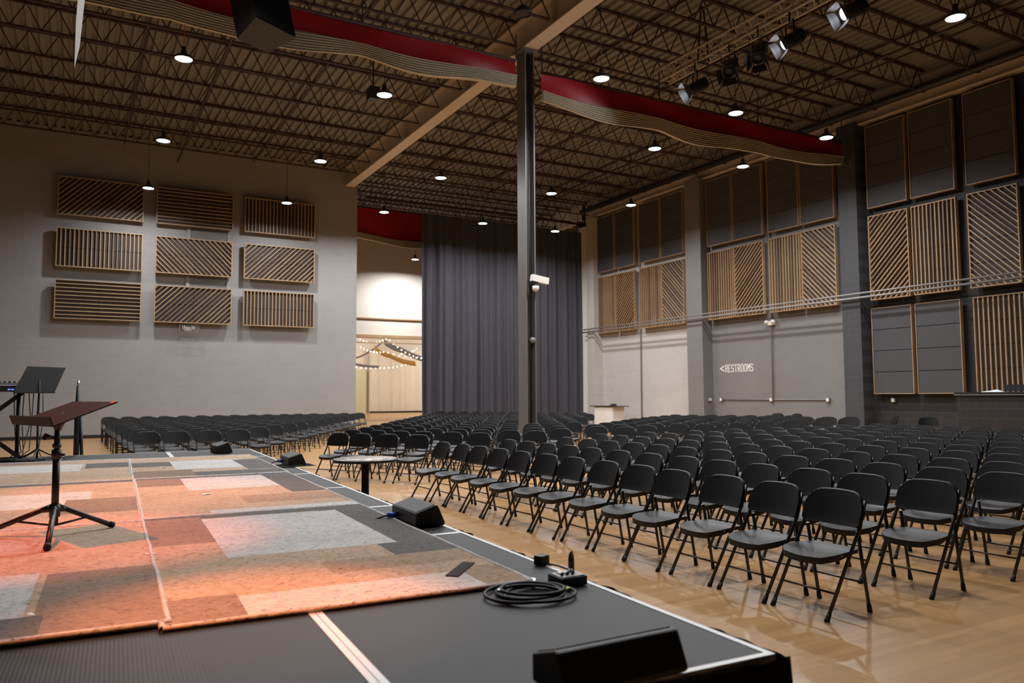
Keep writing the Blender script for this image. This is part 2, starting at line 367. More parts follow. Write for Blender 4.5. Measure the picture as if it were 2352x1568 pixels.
pipe('iron_pipe', [(19.85, -8, 9.62), (19.85, 28.6, 9.62)], 0.11, 'pipe_dark', 'thick black iron pipe along the top of the panel wall')
# hatch in the panelled wall between the centre panels
b = MB(); b.bb(3.42, 4.66, YW - 0.03, YW, 4.9, 7.6)
h = struct('window_hatch', b, M['hazel'], 'dark painted hatch behind the centre column of slatted panels', 'hatch')
b = MB(); b.bb(3.30, 3.42, YW - 0.06, YW, 4.8, 7.7).bb(4.66, 4.78, YW - 0.06, YW, 4.8, 7.7).bb(3.3, 4.78, YW - 0.06, YW, 7.6, 7.7).bb(3.3, 4.78, YW - 0.06, YW, 4.8, 4.9)
b.build('frame', M['wall_grey'], h)
# painted lines on the gym floor
struct('floor_marking_line', MB().bar((2.6, 16.6, 0.001), (4.15, 13.9, 0.001), 0.07, 0.002), M['line'])

# ------------------------------------------------------------------ slatted and plain acoustic panels
def panel(label, group, loc, rotz, w, h, style, step=0.125, depth=0.13, rows=2, cols=1):
    """local x across, z up, front faces -y at y=0, back at y=depth"""
    t = thing('acoustic_panel', label, 'acoustic panel', loc, rotz, group)
    e = 0.018 if style == 'plain' else 0.024
    b = MB(); b.bb(0, e, 0, depth, 0, h).bb(w - e, w, 0, depth, 0, h).bb(e, w - e, 0, depth, 0, e).bb(e, w - e, 0, depth, h - e, h)
    b.build('frame', M['wood'], t)
    plain = style == 'plain'
    fy = 0.02 if plain else 0.075
    MB().bb(e, w - e, fy + 0.03, depth - 0.005, e, h - e).build('back_board', M['feltb'], t)
    b = MB(); ch, cw = (h - 2 * e) / rows, (w - 2 * e) / cols; g = 0.009
    for i in range(rows):
        for j in range(cols):
            b.bb(e + j * cw + (g if j else 0), e + (j + 1) * cw - (g if j < cols - 1 else 0), fy, fy + 0.035, e + i * ch + (g if i else 0), e + (i + 1) * ch - (g if i < rows - 1 else 0))
    b.build('felt', M['feltg' if plain else 'felt'], t)
    if plain: return t
    b = MB(); th = 0.026; y0, y1 = 0.004, 0.062
    def strip(p, q):
        b.bar((p[0], (y0 + y1) / 2, p[1]), (q[0], (y0 + y1) / 2, q[1]), y1 - y0, th, up=(-(q[1] - p[1]), 0, q[0] - p[0]), mi=random.choice((0, 0, 0, 1)))
    if style == 'V':
        n = int(round(w / step))
        for k in range(1, n): strip((w * k / n, e), (w * k / n, h - e))
    elif style == 'H':
        n = int(round(h / step))
        for k in range(1, n): strip((e, h * k / n), (w - e, h * k / n))
    else:
        s = step * 1.414; k = -int(h / s) - 1
        while k * s < w + h:
            c = k * s + s / 2; x0, x1 = max(e, c), min(w - e, c + h)      # line x = c + z
            z0, z1 = x0 - c, x1 - c
            z0c, z1c = max(z0, e), min(z1, h - e); x0, x1 = c + z0c, c + z1c
            if x1 - x0 > 0.03:
                if style == 'D/': strip((x0, z0c), (x1, z1c))
                else: strip((x0, h - z0c), (x1, h - z1c))
            k += 1
    b.build('slats', [M['wood'], M['wood2']], t)
    return t
LY = 28.82
colsL = [(-0.65, 2.53, 'nearest the keyboard'), (2.29, 2.51, 'in the centre column'), (5.21, 2.55, 'nearest the wide opening')]
rowsL = [(8.43 - 1.12, 'top', ['D/', 'H', 'V']), (5.60, 'middle', ['V', 'D\\', 'D/']), (3.90, 'bottom', ['H', 'D/', 'V'])]
SN = {'D/': 'slats rising rightward', 'D\\': 'slats falling rightward', 'V': 'upright slats', 'H': 'level slats'}
for (z, rn, st) in rowsL:
    for (x, w, cn), s in zip(colsL, st):
        panel(f'wide wooden slatted panel, {SN[s]}, {rn} row {cn}', 'wide slatted panels on the grey wall', (x, LY, z), 0, w, 1.27, s, step=0.127 if s in 'VH' else 0.125, depth=0.13, cols=2)
PX = XW - 0.25
bays = {'far': ([(28.04, 26.78), (26.72, 25.41), (25.06, 23.75), (23.69, 22.40)], ['V', 'D/', 'V', 'D\\'], 'of the pale far bay'),
        'mid': ([(21.10, 19.85), (19.79, 18.46), (18.20, 16.93), (16.86, 15.58)], ['V', 'D/', 'V', 'D\\'], 'above the restroom sign')}
for bn, (cs, st, words) in bays.items():
    for i, ((ya, yb), s) in enumerate(zip(cs, st)):
        panel(f'tall slatted panel, {SN[s]}, {ordn(i)} from left {words}', 'tall slatted panels on the side wall', (PX, ya, 4.05), -pi / 2, ya - yb, 2.49, s, 0.118, rows=4)
        panel(f'plain black felt panel, {ordn(i)} from left, top row {words}', 'plain felt panels on the side wall', (PX, ya, 6.77), -pi / 2, ya - yb, 2.46, 'plain', rows=4)
for i, ((ya, yb), s) in enumerate(zip([(14.43, 13.19), (13.08, 11.82), (11.52, 10.27)], ['D/', 'V', 'D\\'])):
    panel(f'tall slatted panel, {SN[s]}, {ordn(i)} from left beyond the dark pier', 'tall slatted panels on the side wall', (PX, ya, 4.05), -pi / 2, ya - yb, 2.49, s, 0.118, rows=4)
    panel(f'plain black felt panel, {ordn(i)} from left, high on the black wall', 'plain felt panels on the side wall', (PX, ya, 6.77), -pi / 2, ya - yb, 2.46, 'plain', rows=4)
for i, ((ya, yb), s) in enumerate(zip([(14.43, 13.19), (13.08, 11.82), (11.48, 10.22)], ['plain', 'plain', 'V'])):
    panel(['plain grey felt panel low on the black wall beside the dark pier', 'plain grey felt panel low on the black wall, partly behind the tall counter', 'tall wooden acoustic panel with upright slats standing behind the tall counter'][i],
          'low panels on the black wall', (PX, ya, 1.32), -pi / 2, ya - yb, 2.49, s, 0.125, rows=4)

# ------------------------------------------------------------------ conduits, outlets, small wall fittings
pipe('conduit', [(19.85, 8, 4.12), (19.85, 28.6, 4.12)], 0.032, 'pipe', 'lower of two long grey conduits running across the panel wall')
pipe('conduit', [(19.88, 8, 4.25), (19.88, 28.6, 4.25)], 0.026, 'pipe', 'upper of two long grey conduits running across the panel wall')
pipe('conduit', [(XW - 0.05, 18.32, 9.3), (XW - 0.05, 18.36, 1.15)], 0.022, 'pipe', 'upright conduit dropping past the emergency light by the restroom sign')
pipe('conduit', [(XW - 0.03, 20.74, 1.145), (XW - 0.03, 16.17, 1.145)], 0.018, 'pipe', 'level conduit joining three outlets under the restroom sign')
pipe('conduit', [(XW - 0.05, 25.25, 9.3), (XW - 0.05, 25.3, 0.1)], 0.024, 'pipe', 'upright conduit down the middle of the pale far bay')
def outlet(y, label):
    t = thing('outlet_box', label, 'outlet', (XW - 0.05, y, 1.145), 0, 'grey outlet boxes')
    MB().bb(-0.04, 0.05, -0.06, 0.06, -0.06, 0.06).build('box', M['pipe'], t)
    MB().bb(-0.046, -0.04, -0.045, 0.045, -0.05, 0.05).build('cover_plate', M['white'], t); return t
outlet(20.74, 'grey outlet box at the curtain end of the level conduit')
outlet(18.42, 'grey outlet box where the upright conduit meets the level conduit')
outlet(16.17, 'grey outlet box at the dark pier end of the level conduit')
t = outlet(21.14, 'grey outlet box on the side of the grey pier left of the restroom sign'); t.location.x = 20.26; t.rotation_euler.z = pi / 2
outlet(13.96, 'grey outlet box on the black wall under the plain grey panel')
def emergency(label, loc, rotz):
    t = thing('emergency_light', label, 'emergency light', loc, rotz, 'emergency lights')
    MB().bb(-0.16, 0.16, -0.09, 0, -0.07, 0.07).build('housing', M['white'], t)
    for s in (-1, 1):
        MB().lathe([(0.0, -0.05), (0.07, -0.05), (0.075, 0.03), (0.04, 0.06), (0, 0.06)]).build('lamp_head', M['white'], t, (s * 0.14, -0.11, 0.03), (R(90), 0, s * 0.4))
    return t
emergency('twin head emergency light high above the restroom outlet', (XW - 0.02, 18.34, 3.72), -pi / 2)
e = emergency('twin head emergency light in a wire cage under the bottom centre panel', (3.42, YW, 3.72), 0)
b = MB()
for k in range(9): b.tube([(-0.3 + 0.075 * k, -0.26, -0.36), (-0.3 + 0.075 * k, -0.26, 0.12), (-0.3 + 0.075 * k, 0, 0.12)], 0.006, 5)
for z in (-0.36, -0.12, 0.12): b.tube([(-0.3, 0, z), (-0.3, -0.26, z), (0.3, -0.26, z), (0.3, 0, z)], 0.006, 5)
b.build('wire_cage', M['pipe'], e)
# sign lettering painted on the wall
def text(body, name, loc, rot, size, m, label=None, cat=None, parent=None, ext=0.002, off=0.0, sx=1.0):
    c = bpy.data.curves.new(name, 'FONT'); c.body = body; c.size = size; c.extrude = ext; c.offset = off; c.align_x = 'LEFT'; c.align_y = 'CENTER'; c.space_character = 1.04
    c.materials.append(m); o = bpy.data.objects.new(name, c); COL.objects.link(o)
    o.location = loc; o.rotation_euler = rot; o.scale = (sx, 1, 1)
    if parent: o.parent = parent
    return tag(o, label, cat)
# block lettering from strokes on a 4 x 6 grid
GLY = {'R': [[(0, 0), (0, 6)], [(0, 6), (3, 6), (4, 5), (4, 4), (3, 3), (0, 3)], [(2, 3), (4, 0)]], 'E': [[(0, 0), (0, 6)], [(0, 6), (4, 6)], [(0, 3), (3, 3)], [(0, 0), (4, 0)]],
       'S': [[(4, 5), (3, 6), (1, 6), (0, 5), (0, 4), (1, 3), (3, 3), (4, 2), (4, 1), (3, 0), (1, 0), (0, 1)]], 'T': [[(0, 6), (4, 6)], [(2, 0), (2, 6)]],
       'O': [[(0, 1), (0, 5), (1, 6), (3, 6), (4, 5), (4, 1), (3, 0), (1, 0), (0, 1)]], 'M': [[(0, 0), (0, 6), (2, 3), (4, 6), (4, 0)]], '<': [[(4, 5), (0, 3), (4, 1)]]}
t = thing('restroom_sign', 'white painted block lettering reading RESTROOMS with an arrow on the grey wall', 'sign', (XW - 0.004, 20.80, 2.13), -pi / 2)
xx = 0.0; b = None
def glyph(ch, x0, w, hgt, th):
    b = MB(); lay = 0
    for st in GLY[ch]:
        for p, q in zip(st, st[1:]):
            lay -= 0.0006; P = Vector((x0 + p[0] / 4 * w, lay, p[1] / 6 * hgt)); Q = Vector((x0 + q[0] / 4 * w, lay, q[1] / 6 * hgt)); d = (Q - P).normalized() * th * 0.45
            b.bar(P - d, Q + d, 0.006, th, up=(-(Q - P).z, 0, (Q - P).x))
    return b
a = glyph('<', 0.0, 0.17, 0.25, 0.045); a.build('arrow', M['white'], t)
lt = MB(); xx = 0.25
for ch in 'RESTROOMS':
    g = glyph(ch, xx, 0.098, 0.25, 0.030); lt.v_off = len(lt.v)
    lt.add(g.v, g.f); xx += 0.151
lt.build('lettering', M['white'], t)
# camera on the column
t = thing('security_camera', 'small white security camera pointing sideways from the steel column', 'camera', (cx - 0.02, cyy - 0.24, 3.95))
MB().bb(-0.06, 0.12, -0.13, 0.04, -0.03, 0.05).build('bracket', M['pipe_dark'], t)
b = MB(); b.box((0.16, -0.1, 0.05), (0.44, 0.12, 0.15), Matrix.Rotation(R(8), 3, 'Y')); b.build('camera_body', M['white'], t)
MB().lathe([(0.0, -0.09), (0.05, -0.07), (0.075, -0.02), (0.075, 0.05), (0, 0.05)]).build('dome', M['white'], t, (0.04, -0.12, -0.16))
t = thing('junction_box', 'small round junction box low on the steel column', 'junction box', (cx + 0.03, cyy - 0.16, 2.6))
MB().lathe([(0, -0.05), (0.07, -0.05), (0.07, 0.05), (0, 0.05)], n=16).build('cover', M['column'], t, (0, 0, 0), (R(90), 0, 0))
MB().bb(-0.05, 0.05, -0.0, 0.05, -0.08, 0.08).build('base', M['pipe_dark'], t)

# ------------------------------------------------------------------ pendant high-bay lights
LZ = 8.0
def make_lamp(loc, label, cordm='cord', top=10.25):
    t = thing('pendant_light', label, 'pendant light', loc, 0, 'pendant lights')
    MB().tube([(0, 0, 0.26), (0, 0, top - loc[2])], 0.008, 6).build('cord', M[cordm], t)
    MB().lathe([(0.0, 0.24), (0.04, 0.24), (0.05, 0.17), (0.06, 0.10), (0.13, 0.07), (0.165, 0.04), (0.172, -0.012), (0.164, -0.012), (0.158, 0.03), (0.0, 0.03)], n=28).build('housing', M['blackm'], t)
    MB().disc((0, 0, 0.0), 0.157, 28, flip=True).build('lens', M['lens'], t)
    return t
LAMPS = [((1.69, 16.09), 'pendant light on a red-lit cord, first on the stage side of the beam'), ((1.83, 21.62), 'pendant light second from the stage on the red-lit cord line'),
         ((1.87, 26.85), 'pendant light in front of the wall between the top slatted panels'), ((5.8, 15.94), 'pendant light between the red divider and the tan beam'),
         ((5.9, 21.42), 'pendant light under the joists near the far end of the tan beam'), ((6.2, 26.7), 'pendant light in front of the top panel with upright slats'),
         ((9.5, 12.9), 'pendant light just beyond the column above the red divider'), ((13.5, 13.0), 'pendant light above the middle of the red divider'),
         ((16.9, 13.15), 'pendant light above the red divider end by the dark pier'), ((13.46, 7.7), 'pendant light near the dark corner beyond the stage lights'),
         ((13.54, 16.0), 'pendant light behind the red divider nearest its middle'), ((16.9, 16.05), 'pendant light in front of the black top panels above the restroom sign'),
         ((9.6, 21.35), 'pendant light just past the tan beam, left of the column'), ((13.58, 21.3), 'pendant light just right of the column over the rear chairs'),
         ((16.9, 21.3), 'pendant light in front of the pale far bay top panels'), ((9.62, 26.4), 'pendant light in front of the far red divider'),
         ((13.63, 26.35), 'pendant light in front of the black curtain, left of the column'), ((16.9, 26.25), 'pendant light in front of the black curtain, right of the column'),
         ((14.36, 35.0), 'pendant light in the pale room beyond the opening')]
# further lamps of the same grid that hang outside the picture but light the hall
HIDDEN = [(5.8, 10.6), (1.7, 10.6), (9.5, 7.7), (5.8, 5.3), (1.7, 5.3)]
LAMP_W = 185.0
def area(name, loc, power, size, col, rot=(0, 0, 0), spread=R(163)):
    l = bpy.data.lights.new(name, 'AREA'); l.shape = 'DISK'; l.size = size; l.energy = power; l.color = col; l.spread = spread
    o = bpy.data.objects.new(name, l); COL.objects.link(o); o.location = loc; o.rotation_euler = rot; return o
LC = (0.965, 0.98, 1.0)
for i, ((x, y), lab) in enumerate(LAMPS):
    t = make_lamp((x, y, LZ), lab, 'cord_red_lit' if i == 0 else 'cord')
    a = area('lamp_light', (0, 0, -0.004), LAMP_W * (2.2 if i == 18 else 1.0), 0.30, LC); a.parent = t

# ------------------------------------------------------------------ curtains
def pleat_curtain(name, x0, x1, y, z0, z1, amp, m, waves, parent=None, ramp=True):
    b = MB(); nu = int((x1 - x0) * 26)
    ph = [random.uniform(0, 6.28) for _ in range(6)]
    def fn(u, v):
        x = x0 + (x1 - x0) * u
        a = amp * (1.15 - 0.75 * u if ramp else 1) * (0.55 + 0.45 * (1 - v))
        d = sin(waves * u * 6.28 + ph[0] + 1.2 * sin(3.1 * u * 6.28 + ph[1])) * 0.6 + sin(waves * 1.73 * u * 6.28 + ph[2]) * 0.3 + sin(waves * 0.37 * u * 6.28 + ph[3]) * 0.5
        return (x, y + a * d + 0.02 * sin(5 * v + 9 * u), z0 + (z1 - z0) * v)
    b.grid(fn, nu, 14)
    return b.build(name, m, parent)
t = thing('stage_curtain', 'tall black pleated curtain closing most of the wide opening', 'curtain', (0, 0, 0))
pleat_curtain('cloth', 12.14, 20.1, 29.0, 0.03, 8.78, 0.19, M['curtain'], 17, t)
for k in range(24): MB().bar((12.2 + k * 0.34, 29.0, 8.76), (12.2 + k * 0.34, 29.0, 9.105), 0.014, 0.014).build('hanger_clip', M['pipe_dark'], t)
t = thing('curtain_track', 'dark curtain track pipe hung under the joists above the black curtain', 'curtain track', (0, 0, 0))
MB().tube([(9.8, 29.0, 9.16), (20.35, 29.0, 9.16)], 0.05, 10).build('rail', M['joist'], t)
b = MB()
for k in range(6): b.bar((10.4 + k * 1.9, 29.0, 9.2), (10.4 + k * 1.9, 29.0, 9.63), 0.02, 0.02)
b.build('hanger_rods', M['pipe_dark'], t)
b = MB(); b.box((20.15, 29.0, 9.12), (0.5, 0.25, 0.25)).bar((20.3, 29.0, 9.2), (20.3, 29.0, 9.7), 0.04, 0.04); b.build('end_bracket', M['pipe_dark'], t)

def divider(label, x0, x1, y, ztop, redh, neth, sag, lights=0, flip=1):
    t = thing('divider_curtain', label, 'divider curtain', (0, 0, 0), 0, 'raised red gym dividers')
    L = x1 - x0; ph = random.uniform(0, 6.28)
    def edge(u):   # lower edge of the red vinyl, swagged between hoist ropes
        k = u * max(1, round(L / 3.7)); f = k - math.floor(k)
        return -redh + 0.05 * abs(2 * f - 1) ** 2 + 0.03 * sin(5.1 * u * L / 3 + ph) - sag * (0.3 + 0.7 * sin(pi * u)) * 0.15
    b = MB()
    def fr(u, v):
        z = ztop + edge(u) * (1 - v)
        return (x0 + L * u, y + 0.05 * sin(9 * u * L / 3 + ph) * (1 - v) + 0.03 * sin(23 * u + 3 * v), z)
    b.grid(fr, int(L * 7), 8); b.build('red_vinyl', M['red'], t)
    b = MB()
    def fnn(u, v):   # gathered mesh netting: stacked horizontal folds
        k = u * max(1, round(L / 3.7)); f = k - math.floor(k)
        drop = neth * (0.86 + 0.14 * sin(pi * f) + 0.08 * sin(7.3 * u * L / 3 + ph)) * (0.8 + 0.2 * sin(pi * u))
        z = ztop + edge(u) + 0.03 - drop * v
        w = 0.5 + 0.5 * sin(v * 6.28 * 7 + 1.5 * sin(4 * u + ph))
        return (x0 + L * u, y - 0.03 + (0.13 * w - 0.065) + 0.06 * (v - 0.5) - 0.02 * sin(17 * u), z)
    b.grid(fnn, int(L * 7), 56); b.build('netting', M['net'], t)
    b = MB(); b.tube([(x0, y, ztop + 0.02), (x1, y, ztop + 0.02)], 0.04, 8); b.build('batten', M['joist'], t)
    b = MB()
    for k in range(max(2, round(L / 3.7)) + 1):
        x = x0 + L * k / max(2, round(L / 3.7)); b.bar((x, y - 0.02, ztop + 0.03), (x, y - 0.02, 9.63), 0.02, 0.02)
    b.build('hoist_straps', M['strap'], t)
    return t
divider('raised red divider with bunched netting, from above the stage to the column', -6.0, 8.62, 15.0, 9.0, 0.38, 0.36, 1.0)
divider('raised red divider with bunched netting, from the column to the dark pier', 9.32, 19.95, 15.0, 8.86, 0.46, 0.36, 1.0)
divider('bright red raised divider seen through the opening past the black curtain', 9.95, 19.0, 30.6, 9.15, 1.12, 0.30, 1.0)

# ------------------------------------------------------------------ hanging gear above the stage
t = thing('hanging_speaker', 'big black loudspeaker hanging from the roof above the stage', 'loudspeaker', (2.62, 12.9, 7.25), 0.5)
b = MB(); b.prism([(-0.42, -0.28), (0.42, -0.28), (0.32, 0.32), (-0.32, 0.32)], 'z', 0.1, 0.95)
b.build('cabinet', M['black'], t, (0, 0, 0), (R(-16), 0, 0))
b = MB(); b.bb(-0.4, 0.4, -0.3, -0.275, 0.12, 0.93); b.build('grille', M['skirt'], t, (0, 0, 0), (R(-16), 0, 0))
b = MB(); b.bar((-0.4, 0.1, 0.9), (-0.2, 0.1, 2.4), 0.03, 0.03).bar((0.4, 0.1, 0.9), (0.2, 0.1, 2.4), 0.03, 0.03); b.build('rigging', M['strap'], t)
b = MB(); b.prism([(-0.05, 0), (0.0, 0.3), (0.07, 1.4), (0.09, 4.5), (0.02, 4.5), (0.01, 2.2), (-0.05, 0.6)], 'y', -0.006, 0.006)
tag(b.build('hanging_banner', M['white'], None, (-0.07, 11.2, 5.58)), 'narrow white pointed banner hanging edge-on above the stage', 'banner')
# box truss along the hall with stage lights below it
t = thing('lighting_truss', 'silver box truss hung under the joists with stage lights below', 'truss', (12.12, 0, 8.8))
b = MB(); y0, y1, q = 1.5, 13.9, 0.15
for sx in (-1, 1):
    for z in (0, 0.3): b.tube([(sx * q, y0, z), (sx * q, y1, z)], 0.025, 8)
b.build('chords', M['truss'], t)
b = MB(); k = 0; y = y0
while y < y1 - 0.1:
    for sx in (-1, 1): b.bar((sx * q, y, 0), (sx * q, y + 0.2, 0.3), 0.016, 0.016).bar((sx * q, y + 0.2, 0.3), (sx * q, y + 0.4, 0), 0.016, 0.016)
    for z in (0, 0.3): b.bar((-q, y, z), (q, y + 0.2, z), 0.014, 0.014).bar((q, y + 0.2, z), (-q, y + 0.4, z), 0.014, 0.014)
    y += 0.4
b.build('lacing', M['truss'], t)
b = MB()
for yy in (5.0, 12.6):
    for sx in (-1, 1): b.bar((sx * 0.17, yy, 0), (sx * 0.03, yy, 1.3), 0.03, 0.03)
    b.bar((-0.17, yy, -0.03), (0.17, yy, -0.03), 0.03, 0.03)
b.build('hoist_slings', M['strap'], t)
def stage_light(label, loc, yaw, pitch, lit=True, power=170):
    """aim direction: local -z after rotation; body along local z"""
    t = thing('stage_light', label, 'stage light', loc, 0, 'stage lights on the truss')
    rot = (pitch, 0, yaw)
    b = MB(); b.lathe([(0, 0.30), (0.10, 0.30), (0.135, 0.22), (0.135, -0.12), (0.12, -0.17), (0.115, -0.17), (0.115, -0.10), (0, -0.10)], n=20)
    for k in range(5): b.bb(-0.145, 0.145, -0.10, 0.10, 0.06 + 0.045 * k, 0.075 + 0.045 * k)
    b.build('body', M['black'], t, (0, 0, 0), rot)
    if lit: MB().disc((0, 0, -0.135), 0.112, 20, flip=True).build('lens', M['lens2'], t, (0, 0, 0), rot)
    for k in range(4):
        a = k * pi / 2
        b = MB(); w0, w1 = 0.12, 0.17
        m = Matrix.Rotation(a, 3, 'Z')
        poly = [Vector((-w0, 0.13, -0.17)), Vector((w0, 0.13, -0.17)), Vector((w1, 0.215, -0.30)), Vector((-w1, 0.215, -0.30))]
        off = m @ Vector((0, 0.006, 0))
        vv = [m @ p for p in poly]; vv += [p + off for p in vv]
        b.add(vv, [(0, 1, 2, 3), (7, 6, 5, 4), (0, 4, 5, 1), (1, 5, 6, 2), (2, 6, 7, 3), (3, 7, 4, 0)])
        b.build('barn_door', M['barn'] if lit else M['black'], t, (0, 0, 0), rot)
    b = MB(); b.bar((-0.18, 0, 0), (-0.18, 0, 0.36), 0.03, 0.006).bar((0.18, 0, 0), (0.18, 0, 0.36), 0.03, 0.006).bar((-0.18, 0, 0.36), (0.18, 0, 0.36), 0.03, 0.006).bar((0, 0, 0.36), (0, 0, 8.78 - loc[2]), 0.03, 0.03)
    b.build('yoke', M['blackm'], t, (0, 0, 0), (0, 0, yaw))
    if lit:
        l = bpy.data.lights.new('stage_beam', 'SPOT'); l.energy = power; l.spot_size = R(125); l.spot_blend = 0.6; l.shadow_soft_size = 0.08; l.color = (0.93, 0.96, 1.0)
        o = bpy.data.objects.new('stage_beam', l); COL.objects.link(o); o.parent = t
        o.matrix_local = Matrix.Rotation(yaw, 4, 'Z') @ Matrix.Rotation(pitch, 4, 'X') @ Matrix.Translation((0, 0, -0.15))
    return t
YL = R(-75)   # faces the stage
stage_light('lit stage light with open barn doors, lowest on the truss', (11.95, 12.7, 8.2), R(-118), R(-62))
stage_light('lit stage light with open barn doors, middle of three on the truss', (11.95, 10.05, 8.2), R(-116), R(-62))
stage_light('lit stage light with open barn doors, nearest the roof corner', (11.95, 8.7, 8.2), R(-114), R(-64))
stage_light('unlit black stage light beside the lowest lit one', (11.95, 11.65, 8.25), R(-60), R(-40), False)
stage_light('unlit black stage light between the lit pair on the truss', (11.95, 10.85, 8.25), R(-60), R(-35), False)
t = thing('ceiling_speaker', 'round black speaker hung under the joists near the tan beam', 'loudspeaker', (8.0, 13.6, 9.35))
MB().lathe([(0, 0.16), (0.1, 0.16), (0.2, 0.03), (0.2, 0), (0.17, 0), (0.17, 0.03)], n=20).build('housing', M['black'], t)
MB().disc((0, 0, 0.02), 0.16, 20, flip=True).build('cone', M['felt'], t)
t = thing('projector_box', 'small black box hung under the pendant light near the tan beam', 'projector', (6.15, 17.7, 8.55))
MB().bb(-0.12, 0.12, -0.15, 0.15, 0, 0.3).build('box', M['black'], t); MB().bar((0, 0, 0.3), (0, 0, 1.1), 0.03, 0.03).build('mount', M['black'], t)
t = thing('wall_winch', 'dark winch machine bolted to the wall top in the shadowed corner', 'winch', (19.7, 8.6, 9.0))
MB().bb(-0.5, 0.5, -0.7, 0.7, 0.1, 0.5).build('frame', M['black'], t)
MB().tube([(-0.4, 0, 0.2), (0.4, 0, 0.2)], 0.22, 16).build('drum', M['pipe_dark'], t)

# ------------------------------------------------------------------ folding chairs
def th(z): return 0.607 * z if z < 0.53 else 0.322 + (z - 0.53) * 0.37      # line of the main tube, seen from the side
def cap(b, p, d):
    d = Vector(d).normalized(); p = Vector(p); b.tube([p, p + d * 0.05], [0.0165, 0.0135], 10)
def backrest(lo=False):
    b = MB(); nx, nz = (12, 6) if lo else (20, 9); W = 0.218; z0, z1 = 0.522, 0.730
    def P(u, v, s):
        x = (2 * u - 1) * W; ax = abs(x) / W
        top = z1 - 0.012 * ax * ax; 
        rc = 0.105
        dx = abs(x) - (W - rc)
        if dx > 0: top -= rc - sqrt(max(0, rc * rc - dx * dx))
        bot = z0; rb = 0.03; dx = abs(x) - (W - rb)
        if dx > 0: bot += rb - sqrt(max(0, rb * rb - dx * dx))
        z = bot + (top - bot) * v
        y = th(z) + 0.026 * (1 - ax * ax) - 0.014
        t = 0.011
        return (x, y + s * t - (0.004 if s < 0 else 0), z)
    # rings: front grid, back grid, rim
    def us(k): return 0.5 - 0.5 * cos(pi * k / nx)
    front = [[P(us(i), j / nz, -1) for i in range(nx + 1)] for j in range(nz + 1)]
    back = [[P(us(i), j / nz, 1) for i in range(nx + 1)] for j in range(nz + 1)]
    b.grid(lambda u, v: front[round(v * nz)][round(u * nx)], nx, nz)
    b.grid(lambda u, v: back[round(v * nz)][round(u * nx)], nx, nz, flip=True)
    def rim(i, j): return (j, i)
    loop = [(i, 0) for i in range(nx + 1)] + [(nx, j) for j in range(1, nz + 1)] + [(i, nz) for i in range(nx - 1, -1, -1)] + [(0, j) for j in range(nz - 1, 0, -1)]
    vs = []; n = len(loop)
    for i, j in loop:
        f, k = Vector(front[j][i]), Vector(back[j][i]); c = (f + k) / 2; o = Vector((c.x, 0, c.z - 0.63)); o.normalize()
        vs += [f, c + o * 0.006, k]
    fs = []
    for a in range(n):
        c = (a + 1) % n
        fs += [(3 * a, 3 * c, 3 * c + 1, 3 * a + 1), (3 * a + 1, 3 * c + 1, 3 * c + 2, 3 * a + 2)]
    b.add(vs, fs, True)
    return b
def seat(lo=False):
    b = MB(); nx, ny = (8, 8) if lo else (14, 14)
    Y0, DL = 0.03, 0.335
    def hw(y):
        f = (y - Y0) / DL
        w = 0.204 - 0.030 * max(0, (f - 0.40) / 0.60) ** 0.8
        if f < 0.30: w -= 0.060 * (1 - sqrt(max(0, 1 - ((0.30 - f) / 0.30) ** 2)))
        if f > 0.9: w -= 0.02 * ((f - 0.9) / 0.1) ** 2
        return w
    def z(x, y):
        f = (y - Y0) / DL
        return 0.366 + 0.020 * sin(pi * 0.62 * min(1, f)) - 0.014 * (1 - (x / 0.2) ** 2) * sin(pi * min(1, 0.15 + f)) - 0.010 * max(0, 0.15 - f) / 0.15
    def sk(y):
        f = (y - Y0) / DL
        return 0.040 - 0.014 * max(0, min(1, (f - 0.35) / 0.3))
    def T(u, v):
        y = Y0 + DL * v; x = (2 * u - 1) * hw(y); y += 0.03 * (x / 0.2) ** 2 * (1 - v)
        return (x, y, z(x, y))
    b.grid(T, nx, ny); b.grid(lambda u, v: (lambda p: (p[0] * 0.97, p[1], p[2] - sk(p[1])))(T(u, v)), nx, ny, flip=True)
    def side(fn, n):
        b.grid(lambda u, v: (lambda p: (p[0] * (1 - 0.03 * v), p[1], p[2] - sk(p[1]) * v))(fn(u)), n, 2)
    side(lambda u: T(0, u), ny); side(lambda u: T(1, u), ny); side(lambda u: T(u, 0), nx); side(lambda u: T(u, 1), nx)
    return b
FA, FM, FB = (0.208, 0.0, 0.0), (0.210, 0.322, 0.53), (0.205, th(0.68) + 0.004, 0.68)
RA, RB = (0.190, 0.410, 0.0), (0.190, 0.322, 0.50)
def leg(s, front, caps, lo=False):
    P = [Vector((p[0] * s, p[1], p[2])) for p in ((FA, FM, FB) if front else (RA, RB))]; a = P[0]; b = MB()
    d = (P[1] - a).normalized(); b.tube([a + d * 0.012] + P[1:], 0.0115, 6 if lo else 9)
    if caps: cap(b, a, d)
    return b
def stretcher(front, lo=False):
    b = MB()
    if front: z = 0.15; b.tube([(-0.208, th(z), z), (0.208, th(z), z)], 0.0065, 5 if lo else 7)
    else:
        z = 0.178; y = RA[1] + (RB[1] - RA[1]) * z / 0.5; b.tube([(-0.19, y, z), (0.19, y, z)], 0.0065, 5 if lo else 7)
    return b
CM = dict(backA=backrest().mesh('backrest', M['chairp']), seatA=seat().mesh('seat', M['seatp']),
          sf=stretcher(True).mesh('stretcher', M['tube']), sr=stretcher(False).mesh('stretcher', M['tube']))
